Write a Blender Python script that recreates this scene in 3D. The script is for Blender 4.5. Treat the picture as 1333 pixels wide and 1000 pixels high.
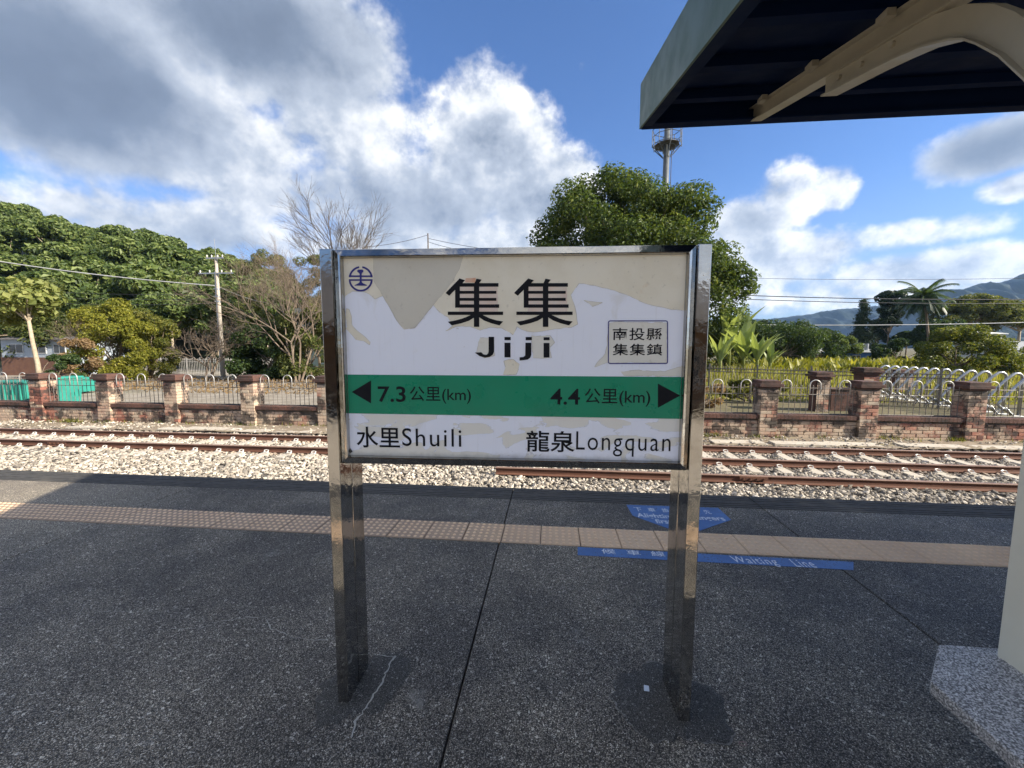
import bpy, bmesh, math, random
import numpy as np
from mathutils import Vector, Matrix
from mathutils.geometry import tessellate_polygon

for _o in list(bpy.data.objects): bpy.data.objects.remove(_o)
SC = bpy.context.scene
COL = SC.collection
rad = math.radians

# ------------------------------------------------------------------ camera
# measured from the vanishing points of the platform edge, the joints and the sign posts
PW, PH, F = 1333, 1000, 525.0
PITCH, YAW, ROLL, HC = rad(5.33), rad(5.49), rad(0.11), 1.47
_f = Vector((-math.sin(YAW)*math.cos(PITCH), math.cos(YAW)*math.cos(PITCH), -math.sin(PITCH)))
_r = Vector((math.cos(YAW), math.sin(YAW), 0)); _u = _r.cross(_f)
_r2 = math.cos(ROLL)*_r + math.sin(ROLL)*_u; _u2 = -math.sin(ROLL)*_r + math.cos(ROLL)*_u
CAM = Vector((0, 0, HC))
cd = bpy.data.cameras.new('camera'); cam = bpy.data.objects.new('camera', cd); COL.objects.link(cam)
cam.matrix_world = Matrix(((_r2.x, _u2.x, -_f.x, 0), (_r2.y, _u2.y, -_f.y, 0), (_r2.z, _u2.z, -_f.z, HC), (0, 0, 0, 1)))
cd.sensor_fit = 'HORIZONTAL'; cd.sensor_width = 36.0; cd.lens = 36.0*F/PW
cd.clip_start = 0.05; cd.clip_end = 9000
SC.camera = cam

def ray(px, py): return _r2*(px-PW/2) + _u2*(-(py-PH/2)) + _f*F
def on_z(px, py, z=0.0): r = ray(px, py); return CAM + r*((z-HC)/r.z)
def on_y(px, py, Y): r = ray(px, py); return CAM + r*(Y/r.y)
def on_x(px, py, X): r = ray(px, py); return CAM + r*(X/r.x)
def project(p):
    q = Vector(p)-CAM; d = q.dot(_f)
    return (PW/2+F*q.dot(_r2)/d, PH/2-F*q.dot(_u2)/d, d)

# ------------------------------------------------------------------ world, sun, exposure
SUN_DIR = Vector((1.767, -0.45, 1.0)).normalized()        # towards the sun
SUN_EL = math.asin(SUN_DIR.z); SUN_AZ = math.atan2(SUN_DIR.x, SUN_DIR.y)
SKY_STRENGTH = 0.095
SKY_TINT = (0.45, 0.575, 0.78)
vs = SC.view_settings
vs.view_transform = 'Standard'; vs.look = 'None'; vs.gamma = 1.0; vs.exposure = 1.45
vs.use_curve_mapping = False
SC.cycles.use_denoising = True; SC.cycles.use_adaptive_sampling = True; SC.cycles.adaptive_threshold = 0.02
SC.cycles.max_bounces = 7; SC.cycles.diffuse_bounces = 4; SC.cycles.glossy_bounces = 3
SC.cycles.transparent_max_bounces = 6; SC.cycles.transmission_bounces = 3; SC.cycles.volume_bounces = 0
SC.cycles.sample_clamp_indirect = 6.0

class NT:
    """small helper for node trees"""
    def __init__(s, tree): s.t = tree; s.n = tree.nodes; s.l = tree.links
    def add(s, typ, **kw):
        n = s.n.new(typ)
        for k, v in kw.items(): setattr(n, k, v)
        return n
    def link(s, a, b): s.l.new(a, b)
    def put(s, sock, v):
        if v is None: return
        if isinstance(v, bpy.types.NodeSocket): s.l.new(v, sock)
        else:
            if sock.type == 'RGBA' and len(v) == 3: v = (*v, 1)
            sock.default_value = v
    def m(s, op, a, b=None, c=None, clamp=False):
        n = s.add('ShaderNodeMath', operation=op, use_clamp=clamp)
        s.put(n.inputs[0], a); s.put(n.inputs[1], b); s.put(n.inputs[2], c); return n.outputs[0]
    def vm(s, op, a, b=None):
        n = s.add('ShaderNodeVectorMath', operation=op)
        s.put(n.inputs[0], a); s.put(n.inputs[1], b)
        return n.outputs['Value'] if op in ('DOT_PRODUCT', 'LENGTH') else n.outputs[0]
    def mix(s, f, a, b, blend='MIX'):
        n = s.add('ShaderNodeMix', data_type='RGBA', blend_type=blend); n.clamp_factor = True
        s.put(n.inputs[0], f); s.put(n.inputs[6], a); s.put(n.inputs[7], b); return n.outputs[2]
    def noise(s, vec, scale, detail=4, rough=0.55, dist=0.0):
        n = s.add('ShaderNodeTexNoise'); s.put(n.inputs['Vector'], vec)
        n.inputs['Scale'].default_value = scale; n.inputs['Detail'].default_value = detail
        n.inputs['Roughness'].default_value = rough; n.inputs['Distortion'].default_value = dist
        return n.outputs['Fac']
    def voro(s, vec, scale, out='Color', feature='F1'):
        n = s.add('ShaderNodeTexVoronoi', feature=feature); s.put(n.inputs['Vector'], vec)
        n.inputs['Scale'].default_value = scale; return n.outputs[out]
    def step(s, v, a, b, lo=0.0, hi=1.0, smooth=True):
        n = s.add('ShaderNodeMapRange', interpolation_type='SMOOTHSTEP' if smooth else 'LINEAR')
        s.put(n.inputs['Value'], v); s.put(n.inputs['From Min'], a); s.put(n.inputs['From Max'], b)
        s.put(n.inputs['To Min'], lo); s.put(n.inputs['To Max'], hi); return n.outputs[0]
    def ramp(s, v, stops):
        n = s.add('ShaderNodeValToRGB'); s.put(n.inputs[0], v); e = n.color_ramp.elements
        while len(e) < len(stops): e.new(0.5)
        for el, (p, c) in zip(e, stops): el.position = p; el.color = (*c, 1)
        return n.outputs[0]

world = bpy.data.worlds.new('World'); SC.world = world; world.use_nodes = True
def build_world():
    T = NT(world.node_tree); T.n.clear()
    sky = T.add('ShaderNodeTexSky', sky_type='NISHITA'); sky.sun_disc = False
    sky.sun_elevation = SUN_EL; sky.sun_rotation = SUN_AZ
    sky.altitude = 250; sky.air_density = 1.0; sky.dust_density = 0.5; sky.ozone_density = 3.0
    tc = T.add('ShaderNodeTexCoord'); D = T.vm('NORMALIZE', tc.outputs['Generated'])
    sx = T.add('ShaderNodeSeparateXYZ'); T.link(D, sx.inputs[0])
    az = T.m('ARCTAN2', sx.outputs[0], sx.outputs[1]); el = T.m('ARCSINE', sx.outputs[2])
    ae = T.add('ShaderNodeCombineXYZ'); T.link(az, ae.inputs[0]); T.link(el, ae.inputs[1])
    # cumulus banks: (px, py) of the centre, half widths in px, weight, greyness
    banks = [(40, 80, 330, 150, 1.25, 1.0), (330, 40, 230, 110, 1.2, .85),
             (450, 150, 130, 110, .80, .22), (330, 195, 120, 70, .82, .28), (430, 265, 170, 66, .85, .50), (250, 300, 260, 44, .85, .42), (100, 175, 230, 46, 1.0, .85), (-10, 262, 60, 40, .8, .1),
             (635, 190, 88, 98, 1.15, .20), (685, 250, 80, 66, 1.1, .30), (560, 268, 130, 62, 1.05, .62), (600, 326, 280, 46, .95, .12),
             (1025, 255, 52, 46, 1.0, .05), (1080, 246, 36, 30, .95, .0), (975, 290, 60, 36, 1.05, .55), (1000, 340, 100, 40, .95, .15),
             (1180, 306, 120, 18, .55, .1), (1230, 350, 240, 26, .82, .1), (1060, 385, 240, 28, .66, .05),
             (1300, 190, 120, 40, .9, 1.0), (1335, 240, 60, 20, .85, .2), (758, 76, 14, 34, .46, .0)]
    best = grey = None
    for (cx, cy, rx, ry, w, g) in banks:
        c = ray(cx, cy).normalized(); a0 = math.atan2(c.x, c.y); e0 = math.asin(c.z)
        l = ray(cx-rx, cy).normalized(); r = ray(cx+rx, cy).normalized(); u = ray(cx, cy-ry).normalized(); d = ray(cx, cy+ry).normalized()
        sa = abs(math.atan2(r.x, r.y)-math.atan2(l.x, l.y))/2; se = abs(math.asin(u.z)-math.asin(d.z))/2
        n = T.add('ShaderNodeVectorMath', operation='MULTIPLY_ADD'); T.link(ae.outputs[0], n.inputs[0])
        n.inputs[1].default_value = (1/sa, 1/se, 0); n.inputs[2].default_value = (-a0/sa, -e0/se, 0)
        q = T.vm('DOT_PRODUCT', n.outputs[0], n.outputs[0])
        b = T.m('MAXIMUM', T.m('MULTIPLY_ADD', q, -0.55*w, w), -0.7)
        best = b if best is None else T.m('SMOOTH_MAX', best, b, 0.2)
        if g > 0.04:
            gg = T.m('MULTIPLY_ADD', q, -0.55*g, g); grey = T.m('MAXIMUM', gg, 0.0) if grey is None else T.m('SMOOTH_MAX', grey, gg, 0.25)
    # unseen sky all around: cumulus from low-frequency noise, thickened to add fill light
    big = T.noise(T.vm('MULTIPLY', D, (1, 1, 1.7)), 2.3, 2, 0.5)
    gen = T.m('MULTIPLY', T.m('SUBTRACT', big, 0.40), 5.0)
    side = T.step(T.m('ABSOLUTE', T.m('ADD', az, 0.08)), 1.0, 1.35); high = T.step(el, 0.80, 1.0)
    gen = T.m('SUBTRACT', gen, T.m('MULTIPLY', T.m('SUBTRACT', 1.0, T.m('MAXIMUM', side, high)), 3.0))
    best = T.m('MAXIMUM', best, T.m('MINIMUM', gen, 1.0))
    def fluff(off):
        P = T.vm('ADD', D, off) if off else D
        n1 = T.noise(T.vm('MULTIPLY', P, (1, 1, 1.3)), 4.6, 7, 0.58)
        n2 = T.noise(P, 17.0, 4, 0.62)
        return T.m('ADD', T.m('MULTIPLY', T.m('SUBTRACT', n1, 0.5), 2.2), T.m('MULTIPLY', T.m('SUBTRACT', n2, 0.5), 0.75))
    f0 = fluff(None); sd = SUN_DIR
    f1 = fluff((sd.x*0.035, sd.y*0.02, 0.028))
    soft = T.m('MULTIPLY', T.m('MINIMUM', grey, 1.0), 0.55)
    d0 = T.m('ADD', best, T.m('MULTIPLY', f0, T.m('SUBTRACT', 1.0, soft)))
    alpha = T.step(d0, 0.25, 0.72)
    lit = T.m('SUBTRACT', f0, f1)
    lit = T.m('MULTIPLY', lit, T.m('SUBTRACT', 1.0, T.m('MULTIPLY', soft, 1.35)))
    thick = T.step(d0, 0.55, 1.8)
    shade = T.m('SUBTRACT', T.m('MULTIPLY_ADD', lit, 0.95, 0.92), T.m('MULTIPLY', thick, 0.40))
    shade = T.m('SUBTRACT', shade, T.m('MULTIPLY', grey, 0.52))
    shade = T.m('MINIMUM', T.m('MAXIMUM', shade, 0.17), 1.0)
    ccol = T.ramp(shade, [(0.0, (.13, .16, .22)), (0.30, (.21, .255, .335)), (0.62, (.47, .52, .60)), (1.0, (1.03, 1.02, 1.0))])
    cs = T.vm('MULTIPLY', ccol, (4.9, 4.9, 4.9))
    veil = T.m('MULTIPLY', T.step(el, 0.0, 0.36, 1.0, 0.0), 0.62)      # thin veil low over the horizon
    skyc = T.mix(1.0, sky.outputs[0], SKY_TINT, 'MULTIPLY')
    skyv = T.mix(veil, skyc, (1.85, 2.25, 2.9))
    fin = T.mix(T.m('MULTIPLY', alpha, 0.97), skyv, cs)
    bg = T.add('ShaderNodeBackground'); T.link(fin, bg.inputs[0]); bg.inputs[1].default_value = SKY_STRENGTH
    out = T.add('ShaderNodeOutputWorld'); T.link(bg.outputs[0], out.inputs[0])
    world.cycles.sampling_method = 'MANUAL'; world.cycles.sample_map_resolution = 512
build_world()

sl = bpy.data.lights.new('sun', 'SUN'); sl.energy = 4.3; sl.angle = rad(0.53); sl.color = (1.0, 0.91, 0.77)
sun = bpy.data.objects.new('sun', sl); COL.objects.link(sun)
sun.rotation_euler = SUN_DIR.to_track_quat('Z', 'Y').to_euler(); sun.location = SUN_DIR*60

# ------------------------------------------------------------------ mesh helpers
class MB:
    def __init__(s): s.v = []; s.f = []
    def poly(s, pts):
        b = len(s.v); s.v += [tuple(p) for p in pts]; s.f.append(tuple(range(b, b+len(pts)))); return s
    def box(s, x0, x1, y0, y1, z0, z1):
        b = len(s.v)
        s.v += [(x, y, z) for z in (z0, z1) for y in (y0, y1) for x in (x0, x1)]
        s.f += [tuple(b+i for i in q) for q in ((0, 2, 3, 1), (4, 5, 7, 6), (0, 1, 5, 4), (2, 6, 7, 3), (0, 4, 6, 2), (1, 3, 7, 5))]; return s
    def bbox(s, x0, x1, y0, y1, z0, z1, c=0.004):
        """box with chamfered top edges"""
        s.prism([(x0, y0), (x1, y0), (x1, y1), (x0, y1)], z0, z1-c, cap_top=False)
        b = len(s.v)
        s.v += [(x0, y0, z1-c), (x1, y0, z1-c), (x1, y1, z1-c), (x0, y1, z1-c), (x0+c, y0+c, z1), (x1-c, y0+c, z1), (x1-c, y1-c, z1), (x0+c, y1-c, z1)]
        s.f += [tuple(b+i for i in q) for q in ((0, 1, 5, 4), (1, 2, 6, 5), (2, 3, 7, 6), (3, 0, 4, 7), (4, 5, 6, 7))]; return s
    def prism(s, pts, z0, z1, cap_top=True):
        n = len(pts); b = len(s.v)
        s.v += [(x, y, z0) for x, y in pts] + [(x, y, z1) for x, y in pts]
        s.f += [(b+i, b+(i+1) % n, b+n+(i+1) % n, b+n+i) for i in range(n)]
        for tri in tessellate_polygon([[Vector((x, y, 0)) for x, y in pts]]):
            s.f.append(tuple(b+i for i in tri[::-1]))
            if cap_top: s.f.append(tuple(b+n+i for i in tri))
        return s
    def extrude(s, prof, p0, p1, ax_u, ax_v):
        """profile (u,v) swept from p0 to p1"""
        n = len(prof); b = len(s.v); U = Vector(ax_u); V = Vector(ax_v)
        for p in (Vector(p0), Vector(p1)): s.v += [tuple(p+U*u+V*v) for u, v in prof]
        s.f += [(b+i, b+(i+1) % n, b+n+(i+1) % n, b+n+i) for i in range(n)]
        for tri in tessellate_polygon([[Vector((u, v, 0)) for u, v in prof]]):
            s.f.append(tuple(b+i for i in tri[::-1])); s.f.append(tuple(b+n+i for i in tri))
        return s
    def tube(s, pts, r, n=8, cap=True):
        pts = [Vector(p) for p in pts]; rs = r if isinstance(r, (list, tuple)) else [r]*len(pts)
        b = len(s.v); prev = None
        for i, p in enumerate(pts):
            d = (pts[min(i+1, len(pts)-1)]-pts[max(i-1, 0)])
            d = d.normalized() if d.length > 1e-9 else Vector((0, 0, 1))
            a = Vector((0, 0, 1)) if abs(d.z) < 0.95 else Vector((1, 0, 0))
            if prev is not None:
                u = (prev-d*prev.dot(d)); u = u.normalized() if u.length > 1e-6 else d.cross(a).normalized()
            else: u = d.cross(a).normalized()
            prev = u; w = d.cross(u)
            for k in range(n):
                t = 2*math.pi*k/n; s.v.append(tuple(p+(u*math.cos(t)+w*math.sin(t))*rs[i]))
        for i in range(len(pts)-1):
            for k in range(n):
                s.f.append((b+i*n+k, b+i*n+(k+1) % n, b+(i+1)*n+(k+1) % n, b+(i+1)*n+k))
        if cap:
            s.f.append(tuple(b+k for k in range(n))[::-1]); s.f.append(tuple(b+(len(pts)-1)*n+k for k in range(n)))
        return s
    def build(s, name, mat, parent=None, smooth=False, bevel=0.0, loc=None):
        me = bpy.data.meshes.new(name); me.from_pydata(s.v, [], s.f); me.update()
        return mk(name, me, mat, parent, smooth, bevel, loc)

def mk(name, me, mat, parent=None, smooth=False, bevel=0.0, loc=None):
    if bevel or smooth:
        bm = bmesh.new(); bm.from_mesh(me); bmesh.ops.recalc_face_normals(bm, faces=bm.faces); bm.to_mesh(me); bm.free()
    o = bpy.data.objects.new(name, me); COL.objects.link(o)
    if mat is not None and not me.materials: me.materials.append(mat)
    if smooth: me.polygons.foreach_set('use_smooth', [True]*len(me.polygons))
    if bevel:
        md = o.modifiers.new('bevel', 'BEVEL'); md.width = bevel; md.segments = 2; md.limit_method = 'ANGLE'
    if parent is not None: o.parent = parent
    if loc is not None: o.location = loc
    return o

def np_mesh(name, V, Fc, mat, parent=None, smooth=False):
    """V (n,3), Fc (m,k) arrays"""
    me = bpy.data.meshes.new(name); n, (m, k) = len(V), Fc.shape
    me.vertices.add(n); me.vertices.foreach_set('co', np.ascontiguousarray(V, dtype=np.float32).ravel())
    me.loops.add(m*k); me.loops.foreach_set('vertex_index', np.ascontiguousarray(Fc, dtype=np.int32).ravel())
    me.polygons.add(m); me.polygons.foreach_set('loop_start', np.arange(0, m*k, k, dtype=np.int32))
    me.polygons.foreach_set('use_smooth', np.full(m, smooth, dtype=bool))
    me.update(calc_edges=True); me.validate()
    o = bpy.data.objects.new(name, me); COL.objects.link(o); me.materials.append(mat)
    if parent is not None: o.parent = parent
    return o

def tag(o, label, cat, group=None):
    o['label'] = label; o['category'] = cat
    if group: o['group'] = group
    return o
def thing(name, label, cat, loc=(0, 0, 0), rotz=0.0, group=None):
    o = bpy.data.objects.new(name, None); COL.objects.link(o); o.location = loc; o.rotation_euler = (0, 0, rotz)
    o.empty_display_size = 0.2
    return tag(o, label, cat, group)
def structure(o): o['kind'] = 'structure'; return o
def stuff(o): o['kind'] = 'stuff'; return o
def share(o, name, parent, loc=(0, 0, 0), rot=None):
    c = o.copy(); c.name = name; COL.objects.link(c); c.parent = parent; c.location = loc
    if rot: c.rotation_euler = rot
    return c
def dup(root, loc, rotz=0.0, scale=1.0, label=None, group=None):
    r = root.copy(); COL.objects.link(r); r.location = loc; r.rotation_euler = (0, 0, rotz); r.scale = scale if isinstance(scale, tuple) else (scale,)*3
    if label: r['label'] = label
    if group: r['group'] = group
    for ch in root.children:
        c = ch.copy(); COL.objects.link(c); c.parent = r
        for g in ch.children:
            k = g.copy(); COL.objects.link(k); k.parent = c
    return r

# ------------------------------------------------------------------ materials
MATS = {}
def newmat(name):
    m = bpy.data.materials.new(name); m.use_nodes = True
    T = NT(m.node_tree); T.n.clear()
    out = T.add('ShaderNodeOutputMaterial'); b = T.add('ShaderNodeBsdfPrincipled'); T.link(b.outputs[0], out.inputs[0])
    tc = T.add('ShaderNodeTexCoord'); MATS[name] = m
    return m, T, b, tc.outputs['Object'], out
def bump(T, b, h, strength=0.3, dist=0.01):
    n = T.add('ShaderNodeBump'); n.inputs['Strength'].default_value = strength; n.inputs['Distance'].default_value = dist
    T.put(n.inputs['Height'], h); T.link(n.outputs[0], b.inputs['Normal'])
def pm(name, c1, c2=None, scale=6.0, rough=0.6, metal=0.0, bs=0.0, bscale=40.0, bdist=0.004, island=None, stain=None, spec=0.4, coat=0.0):
    """noise-mixed colour, optional per-island colour ramp, stains and fine relief"""
    m, T, b, P, out = newmat(name)
    c2 = c2 or tuple(x*0.8 for x in c1)
    col = T.mix(T.step(T.noise(P, scale, 5, 0.6), 0.32, 0.68), c1, c2)
    if island:
        g = T.add('ShaderNodeNewGeometry')
        col = T.mix(0.72, col, T.ramp(g.outputs['Random Per Island'], island))
    if stain:
        sc, a, z, c = stain
        col = T.mix(T.step(T.noise(P, sc, 6, 0.62), a, z), col, c)
    T.put(b.inputs['Base Color'], col)
    T.put(b.inputs['Roughness'], T.step(T.noise(P, scale*2.3, 4), 0.3, 0.7, max(0.03, rough-0.08), min(1, rough+0.08)))
    b.inputs['Metallic'].default_value = metal; b.inputs['Specular IOR Level'].default_value = spec
    b.inputs['Coat Weight'].default_value = coat
    if bs: bump(T, b, T.noise(P, bscale, 5, 0.6), bs, bdist)
    return m

# exposed aggregate of the platform: pebbles of a few millimetres in dark cement
def aggregate(name, dark, mid, light, speck, scale=150.0, wear=True):
    m, T, b, P, out = newmat(name)
    big = T.noise(P, 0.55, 5, 0.6); med = T.noise(P, 2.6, 5, 0.62)
    v = T.voro(P, scale, 'Color'); s = T.add('ShaderNodeSeparateColor'); T.link(v, s.inputs[0])
    d = T.voro(P, scale, 'Distance')
    v2 = T.voro(P, scale*0.42, 'Color'); s2 = T.add('ShaderNodeSeparateColor'); T.link(v2, s2.inputs[0])
    col = T.ramp(s.outputs[0], [(0.0, dark), (0.45, mid), (0.85, light), (1.0, light)])
    col = T.mix(T.step(s.outputs[1], 0.93, 0.965), col, speck)
    col = T.mix(T.step(s2.outputs[1], 0.955, 0.98), col, speck)
    col = T.mix(T.step(d, 0.35, 0.75), col, tuple(x*0.55 for x in dark))
    if wear:
        col = T.mix(T.step(T.m('ADD', T.m('MULTIPLY', big, 0.6), T.m('MULTIPLY', med, 0.4)), 0.40, 0.62), T.mix(1.0, col, (0.66, 0.66, 0.68), 'MULTIPLY'), T.mix(1.0, col, (1.40, 1.38, 1.32), 'MULTIPLY'))
    if wear:
        oi = T.add('ShaderNodeObjectInfo'); col = T.mix(1.0, col, T.ramp(oi.outputs['Random'], [(0, (.84, .84, .86)), (1, (1.18, 1.17, 1.14))]), 'MULTIPLY')
        gp = T.add('ShaderNodeNewGeometry').outputs['Position']
        blot = T.step(T.noise(gp, 1.1, 6, .68), .55, .70); col = T.mix(T.m('MULTIPLY', blot, .55), col, T.mix(1.0, col, (.48, .48, .50), 'MULTIPLY'))
        scuff = T.m('MULTIPLY', T.step(T.noise(T.vm('ADD', gp, (5, 2, 0)), 2.1, 7, .72), .56, .68), T.step(T.noise(gp, 16, 4, .7), .45, .62))
        col = T.mix(T.m('MULTIPLY', scuff, .50), col, (.26, .25, .23))
        gum = T.step(T.voro(gp, 3.3, 'Distance'), .035, .055, 1.0, 0.0); col = T.mix(T.m('MULTIPLY', gum, .5), col, (.035, .034, .033))
    if wear:                                                        # tan brightening towards the uncovered end, sunlight painted into the colour
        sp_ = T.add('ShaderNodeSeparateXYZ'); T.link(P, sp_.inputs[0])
        sunlit_tan = T.m('MULTIPLY', T.step(T.m('ADD', sp_.outputs[0], T.m('MULTIPLY', med, 2.0)), -4.6, -2.6, 1.0, 0.0), 0.70)
        col = T.mix(sunlit_tan, col, T.mix(0.5, T.mix(1.0, col, (2.6, 2.4, 2.1), 'MULTIPLY'), (.21, .185, .15)))
    T.put(b.inputs['Base Color'], col)
    T.put(b.inputs['Roughness'], T.step(s.outputs[2], 0, 1, 0.42, 0.85)); b.inputs['Specular IOR Level'].default_value = 0.35
    bump(T, b, T.m('SUBTRACT', T.m('MULTIPLY', s.outputs[1], 0.3), d), 0.55, 0.004)
    return m
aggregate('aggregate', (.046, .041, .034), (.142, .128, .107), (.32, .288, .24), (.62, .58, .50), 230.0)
aggregate('mound', (.035, .033, .030), (.070, .066, .060), (.125, .118, .105), (.30, .29, .26), 330.0, wear=False)
aggregate('aggregate_pale', (.24, .235, .23), (.50, .485, .47), (.70, .68, .66), (.78, .77, .74), 190.0, wear=False)

def steel():
    m, T, b, P, out = newmat('stainless')
    b.inputs['Metallic'].default_value = 1.0
    sm = T.noise(P, 7.0, 6, 0.65)
    T.put(b.inputs['Base Color'], T.mix(T.step(sm, 0.45, 0.75), (.46, .45, .43), (.31, .295, .27)))
    T.put(b.inputs['Roughness'], T.step(T.noise(P, 26.0, 5), 0.35, 0.75, 0.04, 0.15))
    w = T.vm('MULTIPLY', P, (1.0, 1.0, 1.0))
    bump(T, b, T.m('ADD', T.noise(w, 38.0, 2), T.m('MULTIPLY', T.noise(w, 9.0, 2), 1.6)), 0.09, 0.004)
steel()

def panel_mat():
    m, T, b, P, out = newmat('panel_white')
    n = T.noise(P, 7.5, 6, 0.55, 0.6); n2 = T.noise(P, 30, 5, 0.6)
    sep = T.add('ShaderNodeSeparateXYZ'); T.link(P, sep.inputs[0])
    low = T.step(sep.outputs[2], 1.20, 1.215, 1.0, 0.0)
    torn = T.m('MULTIPLY', T.step(T.noise(T.vm('MULTIPLY', P, (1, 1, 2.2)), 5.5, 5, 0.45, 0.8), 0.50, 0.515), low)
    col = T.mix(torn, (.775, .81, .89), (.72, .71, .645))
    col = T.mix(T.m('MULTIPLY', T.step(n, 0.60, 0.72), 0.35), col, (.60, .585, .52))
    dirt = T.m('MULTIPLY', T.step(T.m('ADD', sep.outputs[2], T.m('MULTIPLY', n2, 0.03)), 1.045, 1.085, 1.0, 0.0), 0.75)
    col = T.mix(dirt, col, (.27, .25, .21))
    edge = T.step(T.noise(T.vm('MULTIPLY', P, (1, 1, 2.2)), 5.5, 5, 0.45, 0.8), 0.497, 0.5075)
    edge = T.m('MULTIPLY', T.m('MULTIPLY', edge, T.m('SUBTRACT', 1.0, edge)), T.m('MULTIPLY', low, 2.0))
    col = T.mix(edge, col, (.34, .33, .30))
    fl = T.m('MULTIPLY', T.step(T.noise(P, 46, 3, 0.5), .70, .74), .55); col = T.mix(fl, col, (.42, .40, .36))
    st = T.m('MULTIPLY', T.step(T.noise(T.vm('MULTIPLY', P, (40, 1, 1.6)), 1.6, 4, .6), .56, .75), .16); col = T.mix(st, col, (.45, .43, .38))
    T.put(b.inputs['Base Color'], col); T.put(b.inputs['Roughness'], T.step(n2, .3, .7, .28, .5))
    bump(T, b, T.m('ADD', T.m('MULTIPLY', torn, -1.0), T.m('MULTIPLY', n2, 0.15)), 0.25, 0.002)
panel_mat()
def film_mat(name, c1, c2, c3):
    m, T, b, P, out = newmat(name)
    col = T.mix(T.step(T.noise(P, 4.5, 6, 0.6, 0.4), 0.38, 0.62), c1, c2)
    col = T.mix(T.m('MULTIPLY', T.step(T.noise(P, 14, 6, 0.65), 0.60, 0.74), 0.55), col, c3)
    col = T.mix(T.m('MULTIPLY', T.step(T.noise(P, 55, 4, 0.6), 0.62, 0.70), 0.35), col, tuple(x*0.6 for x in c2))
    T.put(b.inputs['Base Color'], col); b.inputs['Roughness'].default_value = 0.62
    bump(T, b, T.noise(P, 90, 4), 0.2, 0.001)
film_mat('film_cream', (.755, .715, .585), (.70, .655, .52), (.66, .52, .34))
film_mat('film_grey', (.58, .555, .47), (.54, .515, .43), (.60, .57, .48))
film_mat('film_pale', (.70, .69, .62), (.66, .65, .58), (.56, .52, .42))
pm('tear_rim', (.40, .375, .32), (.52, .49, .42), 30, 0.7)
pm('orange_tape', (.62, .33, .20), (.66, .45, .33), 20, 0.6)
pm('orange_faint', (.64, .52, .44), (.66, .58, .50), 20, 0.6)
pm('green_paint', (.006, .235, .125), (.012, .215, .115), 5, 0.33, stain=(9, .62, .8, (.03, .24, .15)))
pm('ink_black', (.008, .009, .012), (.013, .014, .018), 12, 0.6, spec=0.12)
pm('ink_blue', (.022, .024, .17), (.03, .03, .20), 12, 0.4)
pm('seam_dark', (.05, .05, .05), (.03, .03, .03), 20, 0.7)
def tactile_mat():
    m, T, b, P, out = newmat('tactile')
    sp = T.add('ShaderNodeSeparateXYZ'); T.link(P, sp.inputs[0]); g = T.add('ShaderNodeNewGeometry'); gp = T.add('ShaderNodeSeparateXYZ'); T.link(g.outputs['Position'], gp.inputs[0])
    oi = T.add('ShaderNodeObjectInfo'); n = T.noise(g.outputs['Position'], 2.2, 5, 0.6); n2 = T.noise(g.outputs['Position'], 30, 4, 0.6)
    col = T.mix(T.step(n, .35, .65), (.76, .545, .35), (.68, .475, .30))
    col = T.mix(T.m('MULTIPLY', oi.outputs['Random'], .35), col, (.50, .37, .27))
    left = T.step(T.m('ADD', gp.outputs[0], T.m('MULTIPLY', n, 1.6)), -.6, 1.6, .80, .15)
    dirt = T.m('MULTIPLY', T.step(T.m('ADD', sp.outputs[2], T.m('MULTIPLY', n2, .003)), .0052, .0075, 1.0, 0.0), left)
    T.put(b.inputs['Base Color'], T.mix(dirt, col, (.21, .155, .115))); b.inputs['Roughness'].default_value = .8
    bump(T, b, T.noise(P, 180, 4), .3, .002)
tactile_mat()
pm('joint_dark', (.018, .017, .016), (.03, .028, .026), 30, 0.95)
def sticker_mat():
    m, T, b, P, out = newmat('sticker_blue')
    wear = T.step(T.m('ADD', T.noise(P, 110, 6, 0.7), T.m('MULTIPLY', T.noise(P, 9, 4), .25)), 0.67, 0.75)
    col = T.mix(T.step(T.noise(P, 5, 4), 0.35, 0.65), (.050, .13, .34), (.070, .165, .40))
    T.put(b.inputs['Base Color'], T.mix(wear, col, (.06, .07, .10))); b.inputs['Roughness'].default_value = 0.55
    bump(T, b, T.voro(P, 150, 'Distance'), 0.4, 0.003)
sticker_mat()
def print_mat():
    m, T, b, P, out = newmat('print_white')
    wear = T.step(T.noise(P, 60, 5, 0.7), 0.55, 0.62)
    T.put(b.inputs['Base Color'], T.mix(wear, (.62, .66, .72), (.10, .20, .45))); b.inputs['Roughness'].default_value = 0.6
print_mat()
def edge_mat():
    m, T, b, P, out = newmat('edge_rubber')
    g = T.noise(T.vm('MULTIPLY', P, (6, 90, 20)), 2.0, 5, 0.65)
    col = T.ramp(g, [(0.3, (.020, .020, .020)), (0.55, (.060, .057, .053)), (0.75, (.13, .12, .105))])
    col = T.mix(T.step(T.noise(P, 1.2, 5), 0.55, 0.75), col, (.13, .115, .095))
    T.put(b.inputs['Base Color'], col); b.inputs['Roughness'].default_value = 0.8
    bump(T, b, g, 0.5, 0.006)
edge_mat()
pm('concrete', (.36, .345, .32), (.28, .265, .245), 4, 0.85, bs=0.3, bscale=50, stain=(2.2, .55, .75, (.20, .18, .155)))
pm('concrete_wall', (.26, .25, .235), (.20, .19, .18), 2, 0.9, bs=0.3, bscale=30, stain=(1.2, .5, .7, (.13, .12, .11)))
pm('ballast_pale', (.46, .40, .32), (.36, .31, .25), 22, 0.95, bs=0.9, bscale=35, bdist=0.03, stain=(30, .55, .68, (.20, .17, .135)))
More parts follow.
